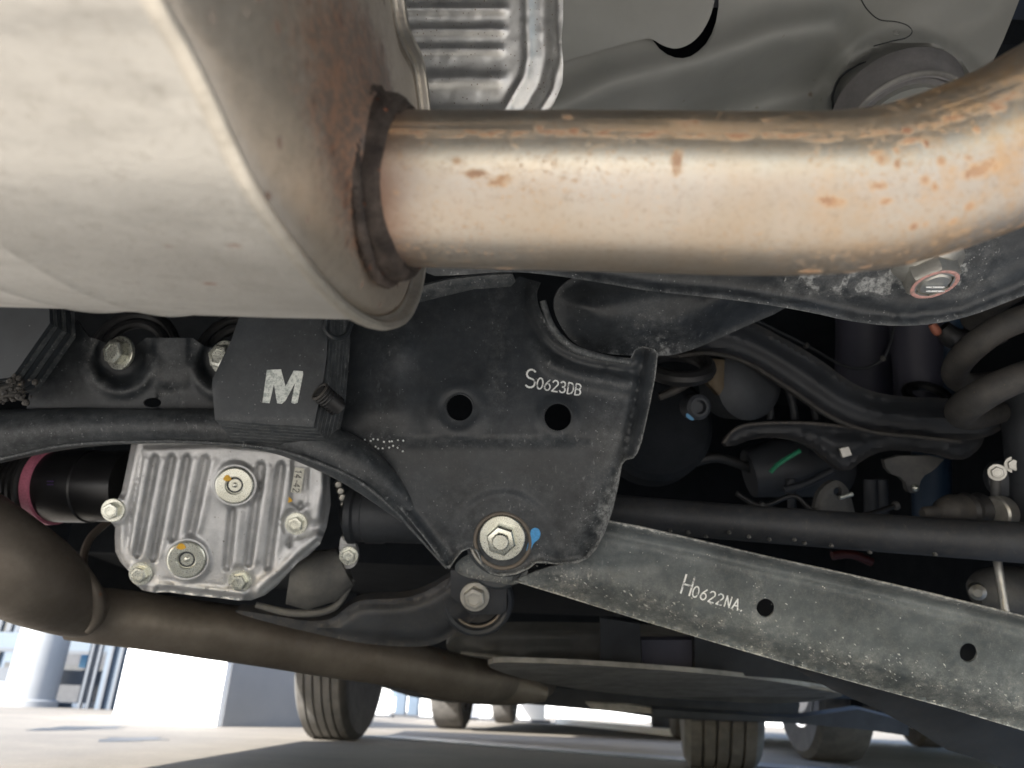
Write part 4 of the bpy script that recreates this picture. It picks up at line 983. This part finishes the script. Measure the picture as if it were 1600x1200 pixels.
lat('bolt_boss', K(1090, 636, 1.0), (TC + Rv * .2), [(20 * q5, -.02), (20 * q5, .004), (15 * q5, .007), (11 * q5, .007), (9 * q5, .0), (.001, .0)], 'dark_arm', mo, seg=28)
plate('paint_mark', chaikin([(1072, 644), (1080, 650), (1086, 656), (1080, 657), (1072, 652)], 1), Plane(1080, 650, .985), 'teal_lens', mo, None, step=5, thick=.001)
tube('cable', [(1030, 620, 1.0), (1050, 612, 1.0), (1075, 598, 1.0), (1095, 585, 1.0)], [6, 7, 7, 6], 'spring_coat', mo, seg=12)
ring('rubber_collar', K(1060, 572, .98), (TC * .5 + Uv), 45 * q5, 12 * q5, 'rubber', mo, seg=40)
lat('housing_boss', K(1140, 600, 1.1), (TC + Rv * .3), [(60 * q5, 0), (60 * q5, .05), (40 * q5, .06), (.001, .06)], 'dark_steel', mo, seg=40)
plate('bush_pad', [(1108, 560), (1132, 562), (1131, 606), (1124, 618), (1106, 598)], Plane(1120, 590, 1.0), 'ochre_pad', mo, lambda X, Y, D: .004 * S(D, 0, 8), step=8, thick=.02)
for i, x in enumerate((1190, 1228, 1262)):
    tube('housing_rib', [(x, 585 + i * 12, 1.1), (x + 10, 620 + i * 8, 1.1), (x + 14, 655, 1.1)], 6, 'dark_arm', mo, seg=10)
hub = thing('wheel_carrier', 'grey cast wheel carrier pieces in the dark below the lower arm', 'wheel carrier', K(1260, 750, 1.2))
V, Fc, UV = tube_geo([K(1170, 740, 1.2), K(1240, 725, 1.2), K(1310, 735, 1.22)], [45 * q5, 62 * q5, 50 * q5], 28); V, Fc = fixn(V, Fc)
obj('casting', V, Fc, 'dark_arm', hub)
tube('cast_rib', [(1225, 765, 1.13), (1260, 756, 1.13), (1300, 735, 1.13)], 6, 'dark_arm', hub, seg=10)
tube('green_stroke', [(1204, 738, 1.10), (1218, 724, 1.10), (1250, 704, 1.10)], 3.5, 'green_mark', hub, seg=8, label='green chalk stroke')
plate('lug', chaikin([(1272, 818), (1274, 780), (1286, 760), (1306, 748), (1322, 758), (1330, 775), (1340, 818)], 2), Plane(1305, 785, 1.08), 'cast_iron_grey', hub, lambda X, Y, D: .006 * S(D, 0, 10), [circ(1309, 768, 7, 12)], step=6, thick=.012, dust=.3)
tube('lug_pin', [(1312, 778, 1.05), (1332, 772, 1.05)], 3.5, 'zinc', hub, seg=8)
for x in (1236, 1360, 1376): tube('stud_rod', [(x, 748, 1.15), (x + 2, 818, 1.15)], 7 if x < 1300 else 11, 'dark_arm', hub, seg=12)
plate('cone_bracket', chaikin([(1380, 712), (1480, 712), (1460, 735), (1440, 745), (1434, 770), (1418, 770), (1414, 748), (1386, 738)], 1), Plane(1425, 735, 1.1), 'cast_iron_grey', hub, None, step=9, thick=.01)
lat('ball_stud', K(1429, 762, 1.08), TC, [(6 * q5, 0), (6 * q5, .004), (3 * q5, .007), (.0001, .008)], 'zinc', hub, seg=16)
tube('carrier_column', [(1355, 470, 1.28), (1355, 545, 1.28), (1352, 620, 1.28)], 46, 'slate_plastic', hub, seg=24) 
bs = thing('blue_tube', 'dark blue plastic tube standing between the lower arm and the strut', 'tube', K(1450, 740, 1.2))
tube('tube_body', [(1455, 690, 1.2), (1455, 760, 1.2), (1457, 815, 1.2)], 28, 'blue_plastic', bs, seg=28)
pc_ = thing('bump_stop', 'slate coloured bump stop column left of the coil spring', 'bump stop', K(1435, 560, 1.15))
tube('column', [(1430, 480, 1.15), (1432, 540, 1.15), (1434, 580, 1.15), (1436, 640, 1.15)], [38, 37, 35, 35], 'slate_plastic', pc_, seg=32)
tube('blue_sleeve', [(1480, 490, 1.18), (1480, 560, 1.18), (1478, 620, 1.18)], 22, 'blue_plastic', pc_, seg=24)
ring('rubber_ring', K(1448, 618, 1.08), (TC * .5 + Uv * .8), 32 * q5, 8 * q5, 'gloss_black', pc_, seg=40)
hs2 = thing('brake_hose', 'short black hose end with a red cap under the frame member', 'hose', K(1485, 520, .95))
tube('hose_body', [(1472, 512, .95), (1490, 528, .95), (1520, 534, .96), (1560, 520, .98)], [13, 17, 18, 18], 'rubber', hs2, seg=16)
tube('red_cap', [(1456, 506, .94), (1464, 518, .94), (1468, 522, .94)], [6, 7, 4], 'copper_red', hs2, seg=12)

for nm, lab, pth, r_, mt in (
    ('brake_pipe', 'thin dark brake pipe curving behind the upper arm', [(1180, 500, 1.15), (1260, 540, 1.14), (1330, 575, 1.12), (1380, 560, 1.1), (1400, 500, 1.1)], 2.6, 'dark_arm'),
    ('sensor_cable', 'black sensor cable looping below the lower arm', [(1150, 770, 1.05), (1190, 790, 1.04), (1240, 775, 1.04), (1275, 800, 1.03), (1340, 806, 1.03), (1400, 790, 1.04)], 4, 'rubber'),
    ('wiring_loom', 'corrugated wiring loom crossing the dark behind the round rubber mount', [(1000, 700, 1.2), (1060, 725, 1.18), (1120, 715, 1.18), (1180, 735, 1.2)], 8, 'rubber')):
    t_ = thing(nm, lab, nm.replace('_', ' '), K(*pth[0])); o_ = tube(nm.split('_')[-1] + '_run', pth, r_, mt, t_, seg=10)
    for k_ in range(1, len(pth), 2):
        a_, b_ = K(*pth[k_ - 1]), K(*pth[min(k_ + 1, len(pth) - 1)]); ring('clip', K(*pth[k_]), (b_ - a_), r_ * 1.25 / FPX, .0022, 'cast_iron_grey', t_, seg=16, ts=8, flat=1.6)
# coil spring: a real helix round an upright axis at the right edge
sp = thing('coil_spring', 'grey coil spring standing at the right edge of the picture', 'coil spring', K(1620, 560, .85))
tube('coil', [(1780, 420, .78), (1690, 468, .76), (1620, 490, .76), (1560, 514, .77), (1512, 550, .80), (1492, 584, .86), (1520, 600, .95), (1600, 585, 1.02), (1700, 560, 1.02), (1800, 570, .95), (1840, 590, .86), (1790, 590, .78), (1700, 572, .76), (1620, 582, .76), (1560, 604, .77), (1515, 630, .80), (1502, 645, .86), (1525, 652, .93), (1580, 640, 1.0)],
     [20, 21, 21, 21, 21, 19, 17, 15, 15, 16, 18, 22, 22, 23, 24, 25, 23, 19, 15], 'spring_coat', sp, n=8, seg=22)
tube('upper_coil', [(1780, 340, .80), (1690, 400, .78), (1620, 435, .78), (1560, 470, .80), (1520, 500, .86)], 18, 'spring_coat', sp, n=8, seg=22)
st = thing('shock_absorber', 'dark shock absorber body below the coil spring at the right edge', 'shock absorber', K(1600, 720, .9))
tube('shock_body', [(1612, 585, .98), (1622, 700, .97), (1636, 860, .96)], [44, 46, 46], 'dark_steel', st, seg=36)
lat('mount_lug', K(1572, 748, .99), (TC - Rv * .6), [(30 * q5, -.02), (30 * q5, .01), (24 * q5, .018), (.001, .02)], 'dark_arm', st, seg=30)
for x, y in ((1558, 738), (1584, 726)): bolt(K(x, y, .965), (TC - Rv * .5).normalized(), 9 * q5, st, 'd', washer=1.4)
tube('bracket_band', [(1556, 745, .98), (1556, 790, .98), (1560, 815, .98)], 7, 'cast_iron_grey', st, seg=12)
lk = thing('stabiliser_link', 'thin vertical stabiliser link rod with pale joint heads at right', 'stabiliser link', K(1560, 850, .95))
tube('rod', [(1561, 790, .96), (1558, 860, .95), (1562, 900, .94), (1572, 965, .93)], [6.5, 6.5, 6.5, 6.5], 'dull_zinc', lk, seg=16)
lat('joint_cup', K(1474, 800, .93) - Rv * .0, (-Rv + TC * .25), [(24 * q5, -.030), (25 * q5, -.012), (22 * q5, -.004), (17 * q5, .004), (10 * q5, .010), (9 * q5, .028), (6 * q5, .032), (.001, .032)], 'spring_coat', lk, seg=32)
lat('rubber_boot', K(1510, 798, .94), (-Rv + TC * .25), [(20 * q5, -.03), (26 * q5, -.02), (22 * q5, -.01), (27 * q5, 0), (20 * q5, .012)], 'rubber', lk, seg=32)
lat('steel_band', K(1562, 802, .93), (-Rv + TC * .35), [(24 * q5, -.008), (25 * q5, -.006), (25 * q5, .008), (22 * q5, .010)], 'dull_zinc', lk, seg=36)
sb = thing('stabiliser_bar', 'dark rubber clad stabiliser bar behind the pale link', 'stabiliser bar', K(1560, 925, 1.0))
tube('bar', [(1522, 926, 1.02), (1548, 922, 1.02), (1600, 925, 1.02), (1700, 935, 1.03)], [20, 34, 38, 38], 'cast_iron_grey', sb, seg=32)
lat('end_nut', K(1527, 924, .98), (-Rv * .5 + TC), [(12 * q5, -.01), (12 * q5, .006), (6 * q5, .010), (.001, .010)], 'dull_zinc', sb, seg=20)
tr = thing('trailing_rod', 'long straight black rod running right above the stamped link', 'track rod', K(1280, 830, .88))
tube('rod', [(860, 792, .96), (960, 800, .95), (1100, 812, .93), (1280, 826, .91), (1450, 838, .89), (1600, 848, .87), (1750, 858, .85)], [26, 27, 28, 29, 30, 32, 33], 'dark_arm', tr, n=6, seg=30, attr=.25)
m = MB()
for x in (1048, 1076, 1104, 1140, 1171, 1203, 1242, 1258, 1300, 1360, 1462): 
    y = 806 + (x - 1000) * .095 + random.uniform(10, 24); c = K(x, y, .915 - (x - 1000) * .00012); m.lathe(c, TC, [(.0026, -.003), (.0020, .001), (.0007, .002)], 8)
o = m.go('rust_pimples', 'cast_iron_grey', tr); o['kind'] = 'stuff'

# ================================================================== WHEELS
def wheel(name, label, cat, cx, cy, r, w, yaw, group=None, dark=True, parent=None):
    """tyre with ribbed tread; c = centre, axis along x turned by yaw"""
    c = Vector((cx, cy, r)); ax = Vector((math.cos(R(yaw)), math.sin(R(yaw)), 0))
    h = w / 2; pr = [(r * .62, -h * .86), (r * .80, -h * 1.0), (r * .92, -h * .98), (r * .975, -h * .86)]
    n = 5; 
    for i in range(n):
        a = -h * .84 + i * (h * 1.68 / n); b = a + h * 1.68 / n * .80; e = h * 1.68 / n * .2
        pr += [(r * (1 - .012 * abs(a / h) ** 2), a + .001), (r * (1 - .012 * abs(b / h) ** 2), b)]
        if i < n - 1: pr += [(r * .968, b + .001), (r * .968, b + e)]
    pr += [(r * .975, h * .86), (r * .92, h * .98), (r * .80, h), (r * .62, h * .86)]
    t = lat(name, c, ax, pr, 'tyre_rubber', parent, seg=72, sharp=25, label=label)
    rm = lat('rim', c, ax, [(.0001, -h * .3), (r * .2, -h * .32), (r * .56, -h * .2), (r * .60, -h * .8), (r * .64, -h * .84), (r * .635, h * .84), (r * .60, h * .8), (r * .56, h * .5), (r * .16, h * .56), (.0001, h * .6)], 'dark_steel' if dark else 'alloy', t, seg=48)
    return t
def at_ground(px, Y): return WX(px, Y, 0)
x = at_ground(494, 3.0); wheel('wheel', 'left front wheel under a brown pipe', None, x + .02, 3.25, .33, .20, -6, parent=body)
x = at_ground(1172, 2.15); wheel('wheel', 'right front wheel with a wide pale tread', None, x, 2.42, .33, .215, -11, parent=body)

# ================================================================== PARKED CARS BEYOND
def parked_car(label, x0, Y0, length, width, heading, paintm, group='cars parked beyond'):
    """x0,Y0: rear left wheel on the ground; heading: yaw of the car's long axis from +Y"""
    f = Vector((-math.sin(R(heading)), math.cos(R(heading)), 0)); s = Vector((f.y, -f.x, 0))
    c = Vector((x0, Y0, 0)) - f * .8 - s * .1; t = thing('parked_car', label, 'car', c, group)
    side = [(0, .30), (0.05, .85), (.35, 1.0), (.9, 1.42), (2.5, 1.42), (3.2, 1.0), (length - .1, .85), (length, .30), (length - .6, .22), (.5, .22)]
    V = [c + f * a + Vector((0, 0, z)) + s * (.06 if z > 1.1 else 0) for a, z in side] + [c + f * a + Vector((0, 0, z)) + s * (width - (.06 if z > 1.1 else 0)) for a, z in side]
    n = len(side); Fc = [tuple(range(n)), tuple(range(2 * n - 1, n - 1, -1))] + [(i, (i + 1) % n, (i + 1) % n + n, i + n) for i in range(n)]
    V, Fc = fixn(V, Fc); o = obj('body', V, Fc, paintm, t); b = o.modifiers.new('bevel', 'BEVEL'); b.width = .05; b.segments = 3
    a = [c + f * .95 + s * -.005 + Vector((0, 0, 1.05)), c + f * 1.15 + s * .02 + Vector((0, 0, 1.34)), c + f * 2.4 + s * .02 + Vector((0, 0, 1.34)), c + f * 2.9 + s * -.005 + Vector((0, 0, 1.05))]
    prism('side_window', a, [p + s * .12 for p in a], 'glass_dark', t)
    prism('side_window', [p + s * (width - .11) for p in a], [p + s * (width + .01) for p in a], 'glass_dark', t)
    a = [c - f * .02 + s * .2 + Vector((0, 0, .6)), c - f * .02 + s * (width - .2) + Vector((0, 0, .6)), c - f * .02 + s * (width - .2) + Vector((0, 0, .75)), c - f * .02 + s * .2 + Vector((0, 0, .75))]
    prism('rear_light_bar', a, [p + f * .1 for p in a], 'red_plastic', t)
    prism('underbody', [c + f * .4 + s * .1 + Vector((0, 0, .19)), c + f * (length - .4) + s * .1 + Vector((0, 0, .19)), c + f * (length - .4) + s * (width - .1) + Vector((0, 0, .19)), c + f * .4 + s * (width - .1) + Vector((0, 0, .19))],
          [c + f * .4 + s * .1 + Vector((0, 0, .26)), c + f * (length - .4) + s * .1 + Vector((0, 0, .26)), c + f * (length - .4) + s * (width - .1) + Vector((0, 0, .26)), c + f * .4 + s * (width - .1) + Vector((0, 0, .26))], 'underseal', t)
    for la_, lb in ((.8, .1), (.8, width - .1), (length - .85, .1), (length - .85, width - .1)):
        wc_ = c + f * la_ + s * lb + Vector((0, 0, .31)); h = .10; r = .31
        w_ = lat('tyre', wc_, s, [(r * .62, -h * .86), (r * .9, -h), (r * .98, -h * .85), (r, -h * .5), (r, h * .5), (r * .98, h * .85), (r * .9, h), (r * .62, h * .86)], 'tyre_rubber', t, seg=40)
        lat('rim', wc_, s, [(.0001, -h * .9), (r * .3, -h * .95), (r * .58, -h * .8), (r * .63, -h * .9), (r * .63, h * .9), (r * .58, h * .8), (r * .3, h * .95), (.0001, h * .9)], 'alloy', w_, seg=32)
    return t
# row straight ahead
parked_car('silver car in the row ahead whose tyres show between the front wheels', WX(705, 5.4, 0), 5.4, 4.3, 1.72, -8, 'car_paint_silver')
parked_car('white car parked at right whose bright wheel shows beside the wide tyre', WX(1296, 3.1, 0), 3.1, 4.2, 1.75, -3, 'white_paint')

# ================================================================== BUILDINGS AND STREET FURNITURE
# white box with corner at px 345
Yb = 4.05; xb = WX(337, Yb, 0)
cab = thing('white_cabinet', 'bright white box shaped cabinet on the ground left of the big tyre', 'cabinet', (xb, Yb, 0))
a = Vector((xb, Yb, .0)); dl = Vector((-1, 1.15, 0)).normalized(); dr = Vector((.62, 1.0, 0)).normalized()
P4 = [a, a + dl * 1.7, a + dl * 1.7 + dr * .95, a + dr * .95]
prism('casing', P4, [p + Vector((0, 0, .62)) for p in P4], 'white_paint', cab)
prism('shaded_side', [a + dr * .03 + dr.cross(Vector((0, 0, 1))) * .006, a + dr * .92 + dr.cross(Vector((0, 0, 1))) * .006, a + dr * .92 + dr.cross(Vector((0, 0, 1))) * .006 + Vector((0, 0, .6)), a + dr * .03 + dr.cross(Vector((0, 0, 1))) * .006 + Vector((0, 0, .6))],
      [a + dr * .03, a + dr * .92, a + dr * .92 + Vector((0, 0, .6)), a + dr * .03 + Vector((0, 0, .6))], 'column_and_shade_grey', cab)  # grey laid over the white casing to paint its shaded side
# building behind: pale wall with bays
bl = thing('building', 'pale blue and white building across the lot behind the parked cars', 'building', (0, 16, 0))
boxobj('wall', -22, 16, 16, 16.4, 0, 6, 'pale_blue_paint', bl)
boxobj('plinth', -22, 16, 15.9, 15.997, 0, .25, 'white_paint', bl)
i = 0
xx = -21.
while xx < 15:
    boxobj('pilaster', xx, xx + .45, 15.85, 15.996, .25, 5.5, 'white_paint', bl)
    boxobj('window', xx + .8, xx + 1.5, 15.93, 15.995, .5, 2.4, 'glass_dark' if i % 2 else 'grey_cladding', bl)
    xx += 1.9; i += 1
# left structure: rails, round column, balusters
Yr = 7.2
def X_(px, Y=Yr, z=.2): return WX(px, Y, z)
def Z_(px, py, Y=Yr): return ZY(px, py, Y).z
xl, xr = X_(-120), X_(222)
gr = thing('guard_rail', 'white horizontal railing with balusters at the far left edge', 'railing', ((xl + xr) / 2, Yr, 0))
def zz(py, px=60): return Z_(px, py)
boxobj('rail', xl, X_(175), Yr, Yr + .08, zz(1068), zz(1045), 'shaded_rail_paint', gr)
boxobj('rail', xl, X_(225), Yr + .3, Yr + .4, zz(1014), zz(986), 'pale_blue_paint', gr)
boxobj('rail', xl, X_(225), Yr + .26, Yr + .295, zz(1018), zz(1012), 'shaded_rail_paint', gr)
boxobj('kerb', xl, X_(190), Yr - .1, Yr + .3, 0, zz(1096), 'shaded_rail_paint', gr)
for i in range(12):
    px = -84 + i * 17
    boxobj('baluster', X_(px), X_(px + 8.5), Yr + .32, Yr + .38, zz(984.8), zz(940), 'shaded_rail_paint', gr)
boxobj('back_panel', xl, X_(225), Yr + 1.2, Yr + 1.3, 0, zz(980), 'grey_cladding', gr)
boxobj('gap_shade_strip', xl, X_(64), Yr + 1.1, Yr + 1.19, zz(1046), zz(1030), 'dark_steel', gr)  # solid dark strip painting the shaded gap between the rails
col_ = thing('round_column', 'thick round white column standing behind the left railing', 'column', (X_(88), Yr - .3, 0))
V, Fc = lathe((X_(88), Yr - .35, 0), (0, 0, 1), [(.23, 0), (.23, .05), (.20, .06), (.20, 1.4)], 32); V, Fc = fixn(V, Fc); obj('shaft', V, Fc, 'column_and_shade_grey', col_)
c2 = thing('white_post', 'slim white post just right of the round column', 'post', (X_(144), Yr - .1, 0))
boxobj('post_shaft', X_(138), X_(150), Yr - .12, Yr - .02, 0, .6, 'shaded_rail_paint', c2)
boxobj('post_foot', X_(134), X_(152), Yr - .14, Yr - .005, 0, .04, 'white_paint', c2)
c3 = thing('corner_post', 'pale wide corner post beside the white cabinet', 'post', (X_(200), Yr - .2, 0))
boxobj('post_shaft', X_(182), X_(226), Yr - .3, Yr - .15, 0, 1.0, 'pale_blue_paint', c3)
for px in (160, 172, 190, 205): boxobj('groove_strip', X_(px), X_(px + 4), Yr - .34, Yr - .302, 0, 1., 'shaded_rail_paint', c3)
blu = thing('blue_box', 'small blue box between the column and slim post', 'box', (X_(130), Yr + .8, .2))
boxobj('box_shell', X_(124, Yr + .8), X_(136, Yr + .8), Yr + .7, Yr + .85, .35, .55, 'teal_lens', blu)
# posts between tyres
for k, (px, Y, w_, mt, lab) in enumerate([(432, 6.2, .14, 'white_paint', 'white bollard between cabinet and big tyre'), (597, 8.5, .16, 'white_paint', 'white post just right of the big tyre'), (625, 9.5, .12, 'pale_blue_paint', 'pale blue post between the two tyres'), (645, 9.2, .12, 'pale_blue_paint', 'second pale blue post, nearest the small tyre of the two blue ones'), (671, 8.5, .2, 'white_paint', 'broad white post touching the small tyre'), (752, 9.0, .22, 'white_paint', 'white post between the small tyres'), (832, 9.0, .28, 'white_paint', 'white block behind the resonator end')]):
    x = WX(px, Y, .1); p = thing('post', lab, 'post', (x, Y, 0)); boxobj('post_shaft', x - w_ / 2, x + w_ / 2, Y, Y + .15, .0, .8, mt, p, bev=.01)
    boxobj('post_foot', x - w_ * .7, x + w_ * .7, Y - .03, Y + .18, 0, .03, 'grey_cladding', p)
# wheel stops and painted lines
def slab(name, a, b, w, z0, z1, mat, parent=None):
    a, b = Vector(a), Vector(b); d = (b - a).normalized(); s = Vector((-d.y, d.x, 0)) * w
    P = [a, b, b + s, a + s]; return prism(name, [Vector((p.x, p.y, z0)) for p in P], [Vector((p.x, p.y, z1)) for p in P], mat, parent)
k1, k2 = GD(868, 1131), GD(1050, 1151)
ks = slab('wheel_stop', k1, k2, .16, .0, .045, 'white_paint'); tag(ks, 'low long white wheel stop on the ground under the tank', 'wheel stop')
k1, k2 = GD(880, 1120), GD(1000, 1130)
ks = slab('wheel_stop', k1 + Vector((0, .4, 0)), k2 + Vector((0, .4, 0)), .16, .0, .06, 'white_paint'); tag(ks, 'further white wheel stop behind the nearer one', 'wheel stop')
k1, k2 = GD(560, 1152), GD(1600, 1235)
ln = slab('painted_line', k1, k2, .22, .004, .008, 'pale_blue_paint'); tag(ln, 'pale painted line across the ground in front of the tyres', 'road marking')
ln['kind'] = 'structure'
# oil stains: thin flat patches on the ground
for (px, py, a, b) in ((128, 1139, .10, .30), (206, 1157, .08, .16)):
    c = GD(px, py); V = [(c.x + a * (1 + .3 * math.sin(5 * t)) * math.cos(t), c.y + b * math.sin(t) * (1 + .3 * math.cos(4 * t)), .004) for t in [k * .35 for k in range(18)]]
    V2 = [(v[0], v[1], .002) for v in V]; V3, F3 = fixn(V + V2, [tuple(range(18)), tuple(range(35, 17, -1))] + [(i, (i + 1) % 18, (i + 1) % 18 + 18, i + 18) for i in range(18)])
    o = obj('oil_stain', V3, F3, 'dark_steel'); o['kind'] = 'structure'
